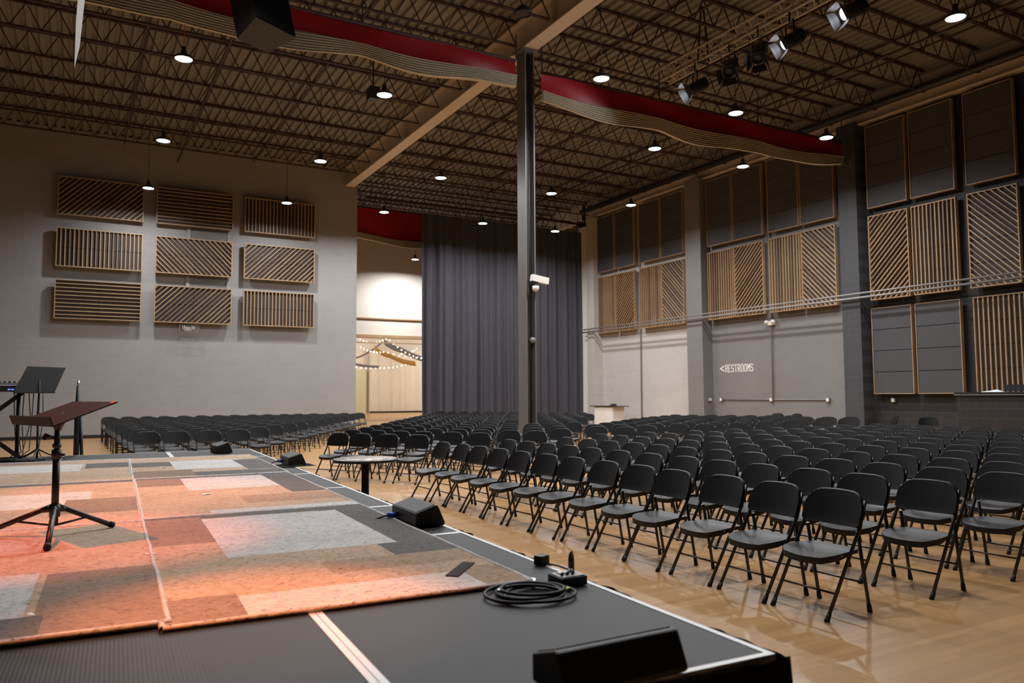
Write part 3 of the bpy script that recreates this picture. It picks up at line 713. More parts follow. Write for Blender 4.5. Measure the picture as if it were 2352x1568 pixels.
for s, nm in ((-1, 'l'), (1, 'r')):
    for fr in (True, False):
        CM[f'leg{nm}{int(fr)}'] = leg(s, fr, False).mesh('leg', M['tube'])
        CM[f'legc{nm}{int(fr)}'] = leg(s, fr, True).mesh('leg', M['tube'])
        bb = MB(); a, c = (FA, FM) if fr else (RA, RB); cap(bb, (a[0] * s, a[1], a[2]), Vector((c[0] * s, c[1], c[2])) - Vector((a[0] * s, a[1], a[2])))
        CM[f'cap{nm}{int(fr)}'] = bb.mesh('rubber_foot', M['rubber'])
rv = MB()
for yy, xx in ((0.155, 0.2035), (0.26, 0.189)): rv.box((xx, yy, 0.366), (0.006, 0.007, 0.007))
CM['rivr'] = rv.mesh('rivet', M['rivet'])
def single_chair_mb(lo=True):
    b = MB()
    for q, mi in ((backrest(lo), 0), (seat(lo), 1), (leg(-1, True, True, lo), 2), (leg(1, True, True, lo), 2), (leg(-1, False, True, lo), 2), (leg(1, False, True, lo), 2), (stretcher(True, lo), 2), (stretcher(False, lo), 2)):
        o = len(b.v); b.v += q.v; b.f += [tuple(i + o for i in f) for f in q.f]; b.sm += q.sm; b.mi += [mi] * len(q.f)
    return b
CMATS = [M['chairp'], M['seatp'], M['tube']]
CM['single'] = single_chair_mb().mesh('folding_chair', CMATS)
def ob(name, me, parent):
    o = bpy.data.objects.new(name, me); COL.objects.link(o); o.parent = parent; return o
def make_chair(lod):
    t = thing('folding_chair', 'black folding chair', 'chair')
    ob('seat', CM['seatA'], t); ob('backrest', CM['backA'], t)
    for nm in 'lr':
        for fr in (1, 0):
            g = ob('leg', CM[f'leg{nm}{fr}' if lod == 0 else f'legc{nm}{fr}'], t)
            if lod == 0: ob('rubber_foot', CM[f'cap{nm}{fr}'], g)
    ob('stretcher', CM['sf'], t); ob('stretcher', CM['sr'], t)
    return t
OFF = 0.396
chairs = []; taken = []   # (x, y, rotz, label, group)
def put(xt, yt, rz, label, group):
    """xt, yt = ground point below the top of the backrest"""
    j = random.uniform(-R(2.2), R(2.2)); rz += j; xt *= 1.0197; yt *= 1.0197
    if math.hypot(xt - cx, yt - cyy) < 0.62 or any(math.hypot(xt - q[0], yt - q[1]) < 0.40 for q in taken): return
    taken.append((xt, yt))
    ly = OFF; x = xt + sin(rz) * ly; y = yt - cos(rz) * ly
    xt += random.uniform(-0.012, 0.012)
    c = Vector((xt, yt, 0.5)); X, Y, Z = project(c)
    if Z < 0.5: return
    w = 0.42 / Z * F_PX
    if X < -w or X > 2352 + w or Y > 1568 + 2 * w: return
    chairs.append((Z, x, y, rz, label, group))
for i in range(11):
    n = 13 if i < 3 else 14
    for k in range(n):
        put(4.24 + 0.95 * i + random.uniform(-0.02, 0.02), 3.28 + 0.497 * k + random.uniform(-0.02, 0.02), R(-90),
            f'black folding chair, {ordn(k)} from the near end, {ORD[i]} row of the block facing the stage', 'chairs in the block along the black wall')
def interp(x, tab):
    for (a, p), (c, q) in zip(tab, tab[1:]):
        if x <= c: return p + (q - p) * (x - a) / (c - a)
    return tab[-1][1]
NX, NY = 0.857, 0.515
occ = []
for i in range(16):
    n = 9.72 + 0.965 * i; tl = -8.76 - 0.555 * (n - 9.72); k = 0
    tr = min((0.515 * n - 11.25) / 0.857 + 0.04, -5.86 - 0.41 * (n - 12.44) + 0.02) if n > 12.2 else (0.515 * n - 11.1) / 0.857 + 0.04
    t_ = tl
    while t_ <= tr:
        x, y = n * NX + t_ * NY, n * NY - t_ * NX
        if y < 28.3:
            put(x + random.uniform(-0.03, 0.03), y + random.uniform(-0.03, 0.03), R(-59), f'black folding chair, {ordn(k)} from left, {ORD[i]} row of the angled block behind the round table', 'chairs in the angled block behind the table')
        t_ += 0.53; k += 1
T2 = [(13.0, -5.6), (13.6, -5.83), (14.9, -6.42), (16.3, -6.54), (18.25, -6.88), (20.8, -7.08), (22.1, -7.1), (24, -7.1)]
for i in range(10):
    n = 13.65 + 0.965 * i; t_ = interp(n, T2); k = 0
    while True:
        x, y = n * NX + t_ * NY, n * NY - t_ * NX
        if y < 11.45 + 0.1 * max(0, x - 9) or x > 17.4: break
        put(x + random.uniform(-0.03, 0.03), y + random.uniform(-0.03, 0.03), R(-59), f'black folding chair, {ordn(k)} from left, {ORD[i]} row of the wedge block before the white cabinet', 'chairs in the wedge block by the restroom wall')
        t_ += 0.54; k += 1
for k in range(13):
    y = 14.95 + 0.98 * k; x = 2.67 + 0.524 * (y - 14.95); row = []
    while x >= 0.74: row.append(x); x -= 0.525
    if k == 0: row = row[:4]
    for i, x in enumerate(row):
        put(x + random.uniform(-0.03, 0.03), y + random.uniform(-0.03, 0.03), 0.0, f'black folding chair, {ordn(i)} from the aisle, {ORD[k]} row of the block below the slatted wall', 'chairs in the block below the slatted wall')
put(18.8, 16.7, R(-80), 'lone black folding chair against the restroom wall, left of a pair', 'chairs against the side wall')
put(18.9, 16.05, R(-95), 'lone black folding chair against the restroom wall, right of a pair', 'chairs against the side wall')
put(15.7, 12.9, R(-70), 'black folding chair turned outward at the rear beside the black pier', 'chairs against the side wall')
put(18.4, 12.5, R(-130), 'black folding chair set askew by the black wall, nearer the pier', 'chairs against the side wall')
put(18.3, 11.6, R(-50), 'black folding chair set askew by the black wall, nearer the counter', 'chairs against the side wall')
chairs.sort(key=lambda c: c[0])
protoA = protoB = None; nA = nB = 0; rest = MB(); far = []
for idx, (Z, x, y, rz, lab, grp) in enumerate(chairs):
    if idx < 44:
        if protoA is None: protoA = make_chair(0); t = protoA; t.location = (x, y, 0); t.rotation_euler = (0, 0, rz)
        else: t = dup(protoA, (x, y, 0), rz)
        if idx < 16:
            for ch in t.children:
                if ch.name.split('.')[0] == 'seat': ob('rivet', CM['rivr'], ch); break
    elif idx < 130:
        if protoB is None: protoB = make_chair(1); t = protoB; t.location = (x, y, 0); t.rotation_euler = (0, 0, rz)
        else: t = dup(protoB, (x, y, 0), rz)
    elif idx < 300:
        t = bpy.data.objects.new('folding_chair', CM['single']); COL.objects.link(t); t.location = (x, y, 0); t.rotation_euler = (0, 0, rz)
    else:
        far.append((x, y, rz)); continue
    tag(t, lab, 'chair', grp)
if far:
    q = single_chair_mb(); 
    for x, y, rz in far:
        c_, s_ = cos(rz), sin(rz); o = len(rest.v)
        rest.v += [(x + c_ * v[0] - s_ * v[1], y + s_ * v[0] + c_ * v[1], v[2]) for v in q.v]
        rest.f += [tuple(i + o for i in f) for f in q.f]; rest.sm += q.sm; rest.mi += q.mi
    tag(rest.build('chair_rows', CMATS, fix=False), 'rearmost rows of black folding chairs before the curtain and far walls', 'chairs', None, 'stuff')
print('CHAIRS', len(chairs), 'stuff', len(far))

# ------------------------------------------------------------------ stage
SA = math.atan(-0.043)    # stage is turned slightly clockwise; local origin = near audience corner, x toward audience, y away
SO = Vector((1.765, 1.60, 0)); HS = 0.61
def st(lx, ly, z=HS):
    c, s = cos(SA), sin(SA); return (SO.x + c * lx - s * ly, SO.y + s * lx + c * ly, z)
def deck(name, label, x0, x1, y0, y1, grp):
    t = thing(name, label, 'stage deck', st((x0 + x1) / 2, (y0 + y1) / 2, 0), SA, grp)
    w, d = (x1 - x0) / 2 - 0.0015, (y1 - y0) / 2 - 0.0015; e = 0.022
    MB().bb(-w + e, w - e, -d + e, d - e, HS - 0.06, HS - 0.002).build('deck_surface', M['deckp'], t)
    b = MB(); b.bb(-w, -w + e, -d, d, HS - 0.09, HS).bb(w - e, w, -d, d, HS - 0.09, HS).bb(-w + e, w - e, -d, -d + e, HS - 0.09, HS).bb(-w + e, w - e, d - e, d, HS - 0.09, HS)
    b.build('edge_frame', M['alu'], t)
    for sx in (-1, 1):
        for sy_ in (-1, 1): MB().tube([(sx * (w - 0.1), sy_ * (d - 0.1), 0), (sx * (w - 0.1), sy_ * (d - 0.1), HS - 0.06)], 0.024, 8).build('leg', M['alu'], t)
    return t
rowsY = [0.0, 2.24, 3.40, 4.61, 5.87, 7.1, 8.35, 9.75]
for i in range(7):
    deck('stage_deck', f'charcoal stage deck with silver rim, {ordn(i)} along the audience edge from the near corner', -1.07, 0.0, rowsY[i], rowsY[i + 1], 'stage decks along the audience edge')
deck('stage_deck', 'wide charcoal stage deck at the near end beside the silver seam', -3.6, -1.07, 0.0, 1.25, 'stage decks off the audience edge')
deck('stage_deck', 'large charcoal stage deck mostly hidden under the woven rugs', -3.6, -1.07, 1.25, 8.35, 'stage decks off the audience edge')
deck('stage_deck', 'charcoal stage deck at the far end between the keyboard and the small monitor', -2.29, -1.07, 8.35, 9.75, 'stage decks off the audience edge')
deck('stage_deck', 'charcoal stage deck at the far end under the keyboard stand', -3.6, -2.29, 8.35, 9.75, 'stage decks off the audience edge')
# pleated skirt
t = thing('stage_skirt', 'black pleated fabric skirt around the stage edge', 'stage skirt', (SO.x, SO.y, 0), SA)
def skirt(p0, p1, nrm, name):
    L = (Vector(p1) - Vector(p0)).length; n = int(L * 46); b = MB()
    def fn(u, v):
        p = Vector(p0).lerp(Vector(p1), u); a = 0.016 * sin(u * L * 52) + 0.010 * sin(u * L * 23 + 1)
        fl = (1 - v) * 0.05 + 0.012
        return (p.x + nrm[0] * (fl + a * (0.4 + (1 - v))), p.y + nrm[1] * (fl + a * (0.4 + (1 - v))), 0.012 + (HS - 0.022) * v + (0.006 * sin(u * L * 9) if v > 0.95 else 0))
    b.grid(fn, n, 6); b.build(name, M['skirt'], t)
skirt((0.01, -0.01, 0), (0.01, 9.76, 0), (1, 0), 'front_cloth'); skirt((-3.6, -0.01, 0), (0.03, -0.01, 0), (0, -1), 'near_cloth')
# woven rugs with colour blocks
def rug(label, x0, x1, y0, y1, cells, zoff=0.0, rz=0.0):
    """cells: (u0, u1, v0, v1, colour) painted over the natural ground; u toward audience, v away from viewer"""
    w, d = x1 - x0, y1 - y0
    us = sorted({0, 1} | {c[0] for c in cells} | {c[1] for c in cells}); vv = sorted({0, 1} | {c[2] for c in cells} | {c[3] for c in cells})
    names = ['tan', 'brown', 'light', 'dark', 'rust']; b = MB(); H = 0.014
    for a, c in zip(us, us[1:]):
        for e, f in zip(vv, vv[1:]):
            mu, mv = (a + c) / 2, (e + f) / 2; k = 'tan'
            for q in cells:
                if q[0] <= mu <= q[1] and q[2] <= mv <= q[3]: k = q[4]
            b.add([(a * w - w / 2, e * d - d / 2, H), (c * w - w / 2, e * d - d / 2, H), (c * w - w / 2, f * d - d / 2, H), (a * w - w / 2, f * d - d / 2, H)], [(0, 1, 2, 3)], mi=names.index(k))
    p = st((x0 + x1) / 2, (y0 + y1) / 2, HS + zoff)
    t = thing('rug', label, 'rug', p, SA + rz, 'woven rugs on the stage')
    b.build('woven_field', [J[k] for k in names], t, fix=False)
    pts = [(-w / 2, -d / 2), (w / 2, -d / 2), (w / 2, d / 2), (-w / 2, d / 2)]
    b = MB(); P = []
    for (xa, ya), (xb, yb) in zip(pts, pts[1:] + pts[:1]):
        for k in range(14): f = k / 14; P.append((xa + (xb - xa) * f + random.uniform(-.003, .003), ya + (yb - ya) * f + random.uniform(-.003, .003), 0.009))
    P += P[:1]; b.tube(P, 0.0105, 8, cap=False); b.build('braided_border', J['light'], t)
    return t
blk = [(0.76, 1.0, 0.30, 1.0, 'dark'), (0.0, 0.86, 0.94, 1.0, 'dark'), (0.24, 0.84, 0.42, 0.93, 'light'), (0.0, 0.24, 0.60, 0.97, 'rust'), (0.0, 0.5, 0.22, 0.42, 'tan'), (0.5, 1.0, 0.2, 0.30, 'brown'), (0.2, 0.86, 0.0, 0.12, 'light'), (0.86, 1.0, 0.0, 0.14, 'brown'), (0.0, 0.2, 0.0, 0.14, 'rust')]
rug('woven jute rug nearest the cable coil, with pale rectangle and charcoal corner', -1.55, -0.22, 1.05, 3.47, blk)
blk2 = [(0.80, 1.0, 0.36, 1.0, 'dark'), (0.0, 0.9, 0.95, 1.0, 'dark'), (0.28, 0.80, 0.55, 0.94, 'light'), (0.0, 0.28, 0.72, 0.96, 'rust'), (0.5, 1.0, 0.16, 0.34, 'brown'), (0.3, 1.0, 0.0, 0.07, 'light')]
rug('woven jute rug second from the near end along the audience edge', -1.55, -0.22, 3.49, 5.98, blk2)
blk3 = [(0.5, 1.0, 0.78, 1.0, 'tan'), (0.0, 0.3, 0.5, 0.74, 'dark'), (0.3, 0.86, 0.32, 0.76, 'light'), (0.78, 1.0, 0.2, 0.72, 'dark'), (0.0, 0.4, 0.0, 0.3, 'rust'), (0.4, 1.0, 0.0, 0.18, 'dark')]
rug('woven jute rug farthest along the audience edge by the small monitors', -1.56, -0.20, 6.0, 8.48, blk3)
blk4 = [(0.0, 0.72, 0.12, 0.44, 'light'), (0.74, 1.0, 0.0, 0.42, 'rust'), (0.0, 0.76, 0.0, 0.12, 'dark'), (0.1, 0.7, 0.66, 0.86, 'light'), (0.0, 1.0, 0.92, 1.0, 'tan')]  # near-end dark cell also paints the shade outside the red light
rug('woven jute rug at the near end under the short music stand', -3.05, -1.535, 1.10, 3.36, blk4, 0.006, R(0.4))
blk5 = [(0.2, 0.8, 0.35, 0.7, 'light'), (0.7, 1.0, 0.2, 0.5, 'rust'), (0.0, 1.0, 0.94, 1.0, 'dark')]
rug('woven jute rug in the middle beyond the short music stand', -3.05, -1.54, 3.38, 5.92, blk5, 0.004)
blk6 = [(0.1, 0.7, 0.45, 0.8, 'light'), (0.72, 1.0, 0.55, 0.8, 'dark'), (0.0, 0.5, 0.86, 1.0, 'rust')]
rug('woven jute rug farthest away in front of the keyboard', -3.05, -1.55, 5.94, 8.5, blk6, 0.004)
# bits lying on the rugs
def scrap(label, name, cat, p, s, m, rz=0.0, z=HS + 0.017):
    b = MB(); w, d = s
    b.add([(-w / 2, -d / 2, 0), (w * 0.1, -d * 0.3, 0.003), (w / 2, -d / 2, 0), (w * 0.42, d / 2, 0), (-w * 0.1, d * 0.35, 0.004), (-w / 2, d * 0.4, 0)], [(0, 1, 4, 5), (1, 2, 3, 4)])
    vs = list(b.v); b.add([(v[0], v[1], v[2] - 0.002) for v in vs], [(5, 4, 1, 0), (4, 3, 2, 1)])
    tag(b.build(name, m, None, (p[0], p[1], z), (0, 0, rz)), label, cat)
scrap('small white paper scrap on the near rug beside the shadow of the music stand', 'paper_scrap', 'paper', (0.32, 3.98), (0.055, 0.05), M['paper'], 0.3)
scrap('white paper scrap on the dark corner of the nearest rug', 'paper_scrap', 'paper', (-0.10, 3.08), (0.06, 0.07), M['paper'], 0.2)
scrap('tiny white paper scrap on the second rug from the near end', 'paper_scrap', 'paper', (0.88, 6.17), (0.07, 0.05), M['paper'])
scrap('tiny white paper scrap near the seam of the farthest rug', 'paper_scrap', 'paper', (0.82, 8.72), (0.07, 0.06), M['paper'])
b = MB(); b.bar((1.34, 2.87, 0), (1.51, 3.06, 0), 0.055, 0.003); tag(b.build('gaffer_tape', M['felt'], None, (0, 0, HS + 0.0175)), 'strip of dark gaffer tape stuck across the nearest rug corner', 'tape')
# stage monitors
def wedge(label, p, rz, L=0.40, sc=1.0, plug=False, cloth=False):
    t = thing('stage_monitor', label, 'stage monitor', p, rz, 'black stage monitors')
    pr = [(-0.075 * sc, 0.004), (0.095 * sc, 0.004), (0.105 * sc, 0.016), (0.06 * sc, 0.118 * sc), (0.045 * sc, 0.122 * sc), (-0.075 * sc, 0.082 * sc)]
    b = MB(); b.prism(pr, 'y', -L / 2, L / 2); o = b.build('cabinet', M['black'], t)
    mo = o.modifiers.new('edge', 'BEVEL'); mo.width = 0.006; mo.segments = 2
    b = MB(); d = Vector((0.115 * sc, 0, 0.04 * sc)).normalized(); nrm = Vector((-d.z, 0, d.x))
    c0 = Vector((-0.068 * sc, 0, 0.0845 * sc)); c1 = Vector((0.04 * sc, 0, 0.1205 * sc))
    b.bar(tuple(Vector((c0.x, 0, c0.z)) + nrm * 0.001), tuple(c1 + nrm * 0.001), L - 0.03, 0.004, up=tuple(nrm)); b.build('grille', M['grille'], t)
    if plug:
        b = MB(); b.tube([(-0.075, 0.12, 0.035), (-0.14, 0.14, 0.03), (-0.2, 0.15, 0.008), (-0.24, 0.22, 0.006)], 0.006, 6); b.build('cable', M['cord'], t)
        b = MB(); b.tube([(-0.078, 0.12, 0.036), (-0.128, 0.135, 0.032)], 0.015, 10); b.build('connector', M['bluep'], t)
    return t
wedge('black stage monitor with a blue plug on the middle of the stage edge', (1.76, 4.27, HS), R(-2), 0.41, 1.0, True)
wedge('black stage monitor with a cloth beneath, on the edge toward the far corner', (2.08, 8.55, HS), R(-2), 0.42, 1.05, True)
wedge('small black stage monitor at the far end of the stage', (1.70, 10.85, HS), R(4), 0.36, 1.15)
wedge('large black stage monitor seen from behind at the near corner of the stage', (1.245, 1.695, HS), R(-90), 0.39, 0.9)
b = MB(); b.grid(lambda u, v: (1.86 + 0.4 * u, 8.2 + 0.35 * v, HS + 0.004 + 0.02 * (0.5 + 0.5 * sin(11 * u + 5 * v)) * sin(pi * u) * sin(pi * v)), 14, 10)
tag(b.build('black_cloth', M['skirt']), 'crumpled black cloth under the far stage monitor', 'cloth')
# coiled cable
t = thing('coiled_cable', 'coiled black cable lying beside the near rug corner', 'cable', (1.485, 2.495, HS), 0)
pts = []; n = 150
for k in range(n + 1):
    a = k / n * 2 * pi * 5.2; r = 0.118 + 0.018 * sin(a * 0.37) + 0.012 * sin(a * 1.21 + 1)
    pts.append((r * 1.08 * cos(a) + 0.012 * sin(a * 0.21), r * sin(a) + 0.012 * cos(a * 0.33), 0.007 + 0.022 * (0.5 + 0.5 * sin(a * 0.47 + 0.6)) * k / n + 0.004))
MB().tube(pts, 0.0062, 8).build('loops', M['cord'], t)
MB().tube([(0.09, 0.13, 0.01), (0.12, 0.17, 0.01), (0.105, 0.205, 0.012)], [0.008, 0.009, 0.006], 10).build('jack_plug', M['rivet'], t)
MB().tube([(0.105, -0.10, 0.03), (0.112, -0.075, 0.03)], 0.008, 8).build('cable_tie', mat('yellow_tie', (0.5, 0.5, 0.1), 0.5), t)
MB().tube([(-0.125, 0.02, 0.026), (-0.10, 0.055, 0.026)], 0.008, 8).build('plug_sleeve', M['rivet'], t)
# small mixer box
t = thing('foot_mixer', 'small black mixer box with faders at the stage edge', 'mixer', (1.70, 2.575, HS), R(93))
b = MB(); b.prism([(-0.045, 0.002), (0.045, 0.002), (0.045, 0.042), (-0.045, 0.036)], 'y', -0.062, 0.062); o = b.build('case', M['black'], t)
b = MB(); b.box((0, 0, 0.0405), (0.076, 0.11, 0.003), Matrix.Rotation(R(-3.5), 3, 'Y')); b.build('faceplate', M['label'], t)
for k in range(6): MB().tube([(-0.022 + 0.010 * (k % 2), 0.045 - 0.013 * k, 0.042), (-0.022 + 0.010 * (k % 2), 0.045 - 0.013 * k, 0.054)], 0.004, 8).build('knob', M['black'], t)
MB().bb(0.0, 0.03, -0.01, 0.035, 0.043, 0.047).build('sticker', M['paper'], t)
b = MB(); b.tube([(0.02, -0.03, 0.066), (0.02, -0.03, 0.09), (0.02, -0.03, 0.105), (0.02, -0.03, 0.118)], [0.0095, 0.009, 0.007, 0.003], 10).tube([(0.02, -0.03, 0.114), (0.02, -0.036, 0.122), (0.02, -0.044, 0.10), (0.02, -0.046, 0.045)], 0.003, 6)
tag(b.build('plug', M['black'], t), 'upright black plug')
MB().tube([(0.02, -0.03, 0.043), (0.02, -0.03, 0.067)], 0.0095, 10).build('plug_sleeve', M['rivet'], t)
t = thing('power_adapter', 'small black power adapter on the stage edge beyond the mixer box', 'adapter', (1.80, 2.93, HS), R(20))
o = MB().bb(-0.03, 0.03, -0.022, 0.022, 0.0, 0.042).build('body', M['black'], t); mo = o.modifiers.new('edge', 'BEVEL'); mo.width = 0.005; mo.segments = 2
MB().tube([(0.0, -0.02, 0.008), (0.01, -0.08, 0.005), (-0.02, -0.16, 0.005), (-0.05, -0.22, 0.005)], 0.004, 6).build('cable', M['cord'], t)
# short music stand on the stage
t = thing('music_stand', 'short black tripod music stand with wide tray on the near rug', 'music stand', (-0.07, 4.70, HS + 0.024), 0)
MB().tube([(0, 0, 0.06), (0, 0, 0.42)], 0.0175, 12).tube([(0, 0, 0.40), (0, 0, 0.57)], 0.0145, 12).build('pole', M['blackm'], t)
b = MB(); b.tube([(0, 0, 0.395), (0, 0, 0.445)], 0.024, 12).tube([(0, 0, 0.415), (0.035, -0.02, 0.418)], 0.008, 8).tube([(0, 0, 0.455), (0, 0, 0.475)], 0.021, 12); b.build('clutch_collar', M['black'], t)
b = MB(); b.tube([(0, 0, 0.10), (0, 0, 0.165)], 0.026, 12)
LEGS = [(-0.02, -0.42), (0.28, 0.16), (-0.33, 0.20)]
for dx, dy in LEGS: b.tube([(0, 0, 0.14), (dx * 0.16, dy * 0.16, 0.135)], 0.016, 8)
b.build('hub', M['black'], t)
for dx, dy in LEGS:
    g = MB().tube([(dx * 0.08, dy * 0.08, 0.148), (dx * 0.97, dy * 0.97, 0.012)], 0.0135, 10).build('leg', M['blackm'], t)
    MB().tube([(dx * 0.93, dy * 0.93, 0.018), (dx, dy, 0.012)], 0.017, 10).build('rubber_foot', M['rubber'], g)
    MB().tube([(0, 0, 0.055), (dx * 0.55, dy * 0.55, 0.076)], 0.006, 6).build('brace', M['blackm'], t)
W2 = 0.31; az = Vector((0.316, -0.949, 0)); bz = Vector((0.949, 0.316, 0)); tl_ = R(21)
mid = Vector((-0.18, 4.58, 1.213)) - Vector((-0.07, 4.70, HS + 0.024)); dd = bz * cos(tl_) + Vector((0, 0, sin(tl_))); nn = -bz * sin(tl_) + Vector((0, 0, cos(tl_)))
m3 = Matrix((az, dd, nn)).transposed()
b = MB(); b.box(mid + dd * 0.155, (2 * W2, 0.31, 0.006), m3); tr = b.build('tray', M['desk'], t)
b = MB(); b.box(mid + nn * 0.022, (2 * W2, 0.006, 0.05), m3); b.build('lip', M['desk'], tr)
b = MB(); b.box(mid + dd * 0.295 + az * 0.285 + nn * 0.0045, (0.03, 0.02, 0.002), m3); b.build('sticker', M['orangep'], tr)
b = MB(); b.tube([(0, 0, 0.555), tuple(mid + dd * 0.155 - nn * 0.01)], 0.02, 10).bar(tuple(mid + dd * 0.10 - nn * 0.012), tuple(mid + dd * 0.22 - nn * 0.012), 0.07, 0.02, up=tuple(nn)); b.build('tilt_bracket', M['black'], t)
b = MB(); b.tube([(-0.01, 0.0, 0.505), (-0.055, -0.03, 0.515)], [0.006, 0.018], 8); b.build('wing_knob', M['black'], t)
# keyboard rig at the far end
t = thing('keyboard', 'black electronic keyboard at the far edge of the stage', 'keyboard', (-1.02, 11.0, 1.42), R(6))
b = MB(); b.prism([(-0.19, 0), (0.19, 0), (0.19, 0.11), (0.02, 0.10), (-0.19, 0.05)], 'x', -0.65, 0.70); b.build('case', M['black'], t)
b = MB(); b.box((0.0, -0.10, 0.075), (1.2, 0.14, 0.012)); b.build('keys', M['white'], t)
b = MB()
for k in range(7): b.bb(0.32 + k * 0.035, 0.345 + k * 0.035, -0.2, -0.19, 0.018, 0.034)
b.build('lettering', M['screen'], t)
for k in range(6): MB().tube([(0.2 + 0.05 * k, 0.12, 0.11), (0.2 + 0.05 * k, 0.12, 0.13)], 0.012, 8).build('knob', M['black'], t)
t = thing('keyboard_stand', 'black metal stand with hanging cables under the keyboard', 'keyboard stand', (-1.0, 11.05, HS), R(6))
for s, y in ((-1, -0.05), (1, 0.05)):
    MB().bar((s * 0.45, y, 0.79), (-s * 0.45, y, 0.02), 0.03, 0.05).build('leg', M['blackm'], t)
    MB().bar((s * 0.45, -0.25, 0.02), (s * 0.45, 0.25, 0.02), 0.03, 0.03).build('foot_bar', M['blackm'], t)
    MB().bar((s * 0.45, -0.2, 0.79), (s * 0.45, 0.2, 0.79), 0.03, 0.03).build('arm', M['blackm'], t)
MB().tube([(0.42, 0.0, 0.0), (0.42, 0.0, 0.80)], 0.022, 10).build('pole', M['blackm'], t)
for k in range(7):
    x = 0.38 + 0.05 * k; MB().tube([(x, 0.1, 0.80), (x + random.uniform(-.03, .03), 0.12, 0.45), (x + random.uniform(-.05, .05), 0.05, 0.1), (x - 0.1 + random.uniform(-.1, .1), -0.1, 0.012)], 0.006, 5).build('cable', M['cord'], t)
t = thing('floor_cables', 'tangle of black cables under the keyboard on the stage', 'cables', (-0.75, 10.9, HS)); t['kind'] = 'stuff'
b = MB()
for k in range(9):
    pts = [(random.uniform(-0.3, 0.6), random.uniform(-0.35, 0.35), 0.012 + 0.012 * random.random()) for _ in range(7)]; b.tube(pts, 0.009, 5)
b.build('cable_pile', M['cord'], t)
t = thing('sheet_stand', 'tall black music stand with flat desk beside the keyboard', 'music stand', (-0.36, 10.72, HS), R(8))
MB().tube([(0, 0, 0.03), (0, 0, 0.55)], 0.013, 10).tube([(0, 0, 0.5), (0, 0, 0.95)], 0.009, 10).build('pole', M['blackm'], t)
MB().tube([(0, 0, 0.52), (0, 0, 0.58)], 0.02, 10).build('collar', M['black'], t)
for a in (0.2, 2.3, 4.4): MB().tube([(0, 0, 0.14), (0.12 * cos(a), 0.12 * sin(a), 0.07), (0.3 * cos(a), 0.3 * sin(a), 0.012)], 0.009, 8).build('leg', M['blackm'], t)
b = MB(); b.add([(-0.26, 0.02, 0.80), (0.16, 0.02, 0.80), (0.28, 0.10, 1.10), (-0.12, 0.10, 1.11)], [(0, 1, 2, 3)]); vs = list(b.v); b.add([(v[0], v[1] + 0.008, v[2]) for v in vs], [(3, 2, 1, 0)])
for q in range(4): b.f.append((q, (q + 1) % 4, 4 + (q + 1) % 4, 4 + q)); b.sm.append(False); b.mi.append(0)
b.build('desk', M['black'], t); MB().bb(-0.26, 0.16, -0.05, 0.02, 0.79, 0.80).build('lip', M['black'], t)
t = thing('folded_stand', 'folded black stand with silver tip standing upright at the stage end', 'stand', (0.045, 11.75, 0), R(0))
MB().tube([(0, 0, 0.01), (0, 0, 1.15), (0, 0, 1.50)], [0.036, 0.034, 0.02], 12).build('pole', M['blackm'], t)
MB().tube([(0.09, 0, 0.01), (0.03, 0, 1.3)], 0.022, 10).build('leg', M['blackm'], t)
MB().tube([(0, 0, 1.49), (0, 0, 1.57)], [0.018, 0.012], 10).build('tip', M['rivet'], t)

# ------------------------------------------------------------------ round table
t = thing('round_table', 'small round grey table on one black post beside the stage', 'table', (2.45, 7.2, 0))
MB().lathe([(0, 0.722), (0.30, 0.722), (0.305, 0.728), (0.305, 0.744), (0.30, 0.75), (0, 0.75)], n=40).build('table_top', M['table'], t)
MB().lathe([(0.306, 0.723), (0.308, 0.726), (0.308, 0.742), (0.306, 0.745)], n=40).build('edge_band', M['black'], t)
MB().tube([(0, 0, 0.02), (0, 0, 0.722)], 0.036, 16).build('post', M['blackm'], t)
MB().lathe([(0, 0), (0.22, 0), (0.22, 0.012), (0.06, 0.03), (0, 0.03)], n=32).build('base', M['blackm'], t)
# ------------------------------------------------------------------ white cabinet and black counter
t = thing('cabinet', 'white two door cabinet with dark top near the black curtain', 'cabinet', (19.3, 25.99, 0))
MB().bb(-0.28, 0.29, -0.64, 0.64, 0.04, 0.845).build('body', M['cabinet'], t)
MB().bb(-0.35, 0.33, -0.90, 0.88, 0.845, 0.88).build('worktop', M['top_dark'], t)
for k in (-1, 1): MB().bb(-0.30, -0.28, min(k * 0.02, k * 0.60), max(k * 0.02, k * 0.60), 0.09, 0.81).build('door', M['white'], t)
b = MB(); b.lathe([(0, 0), (0.13, 0), (0.12, 0.06), (0.06, 0.09), (0, 0.09)]).bb(-0.2, -0.1, -0.1, 0.1, 0, 0.015)
tag(b.build('black_hat', M['black'], None, (19.35, 25.75, 0.88)), 'small black cap lying on the white cabinet', 'hat')
t = thing('sound_counter', 'tall black counter behind the last chair rows', 'counter', (16.6, 9.85, 0))
MB().bb(0, 2.0, -4.2, 0, 0, 1.29).build('body', M['wall_black'], t)
MB().bb(-0.05, 2.05, -4.2, 0.03, 1.29, 1.355).build('worktop', M['top_dark'], t)
MB().bb(-0.06, -0.05, -4.2, 0.03, 1.29, 1.305).build('edge_trim', M['pipe'], t)
t = thing('desk_monitor', 'low black monitor back standing on the tall counter', 'monitor', (17.6, 8.75, 1.355), 0)
MB().bb(-0.03, 0.03, -0.75, 0.62, 0.02, 0.16).build('casing', M['black'], t); MB().bb(-0.1, 0.1, -0.1, 0.1, 0, 0.02).build('foot', M['black'], t)
b = MB(); b.grid(lambda u, v: (16.75 + 0.25 * v, 9.02 + 0.42 * u, 1.357 + 0.06 * sin(pi * u) * sin(pi * v) * (0.7 + 0.3 * sin(7 * u))), 12, 8)
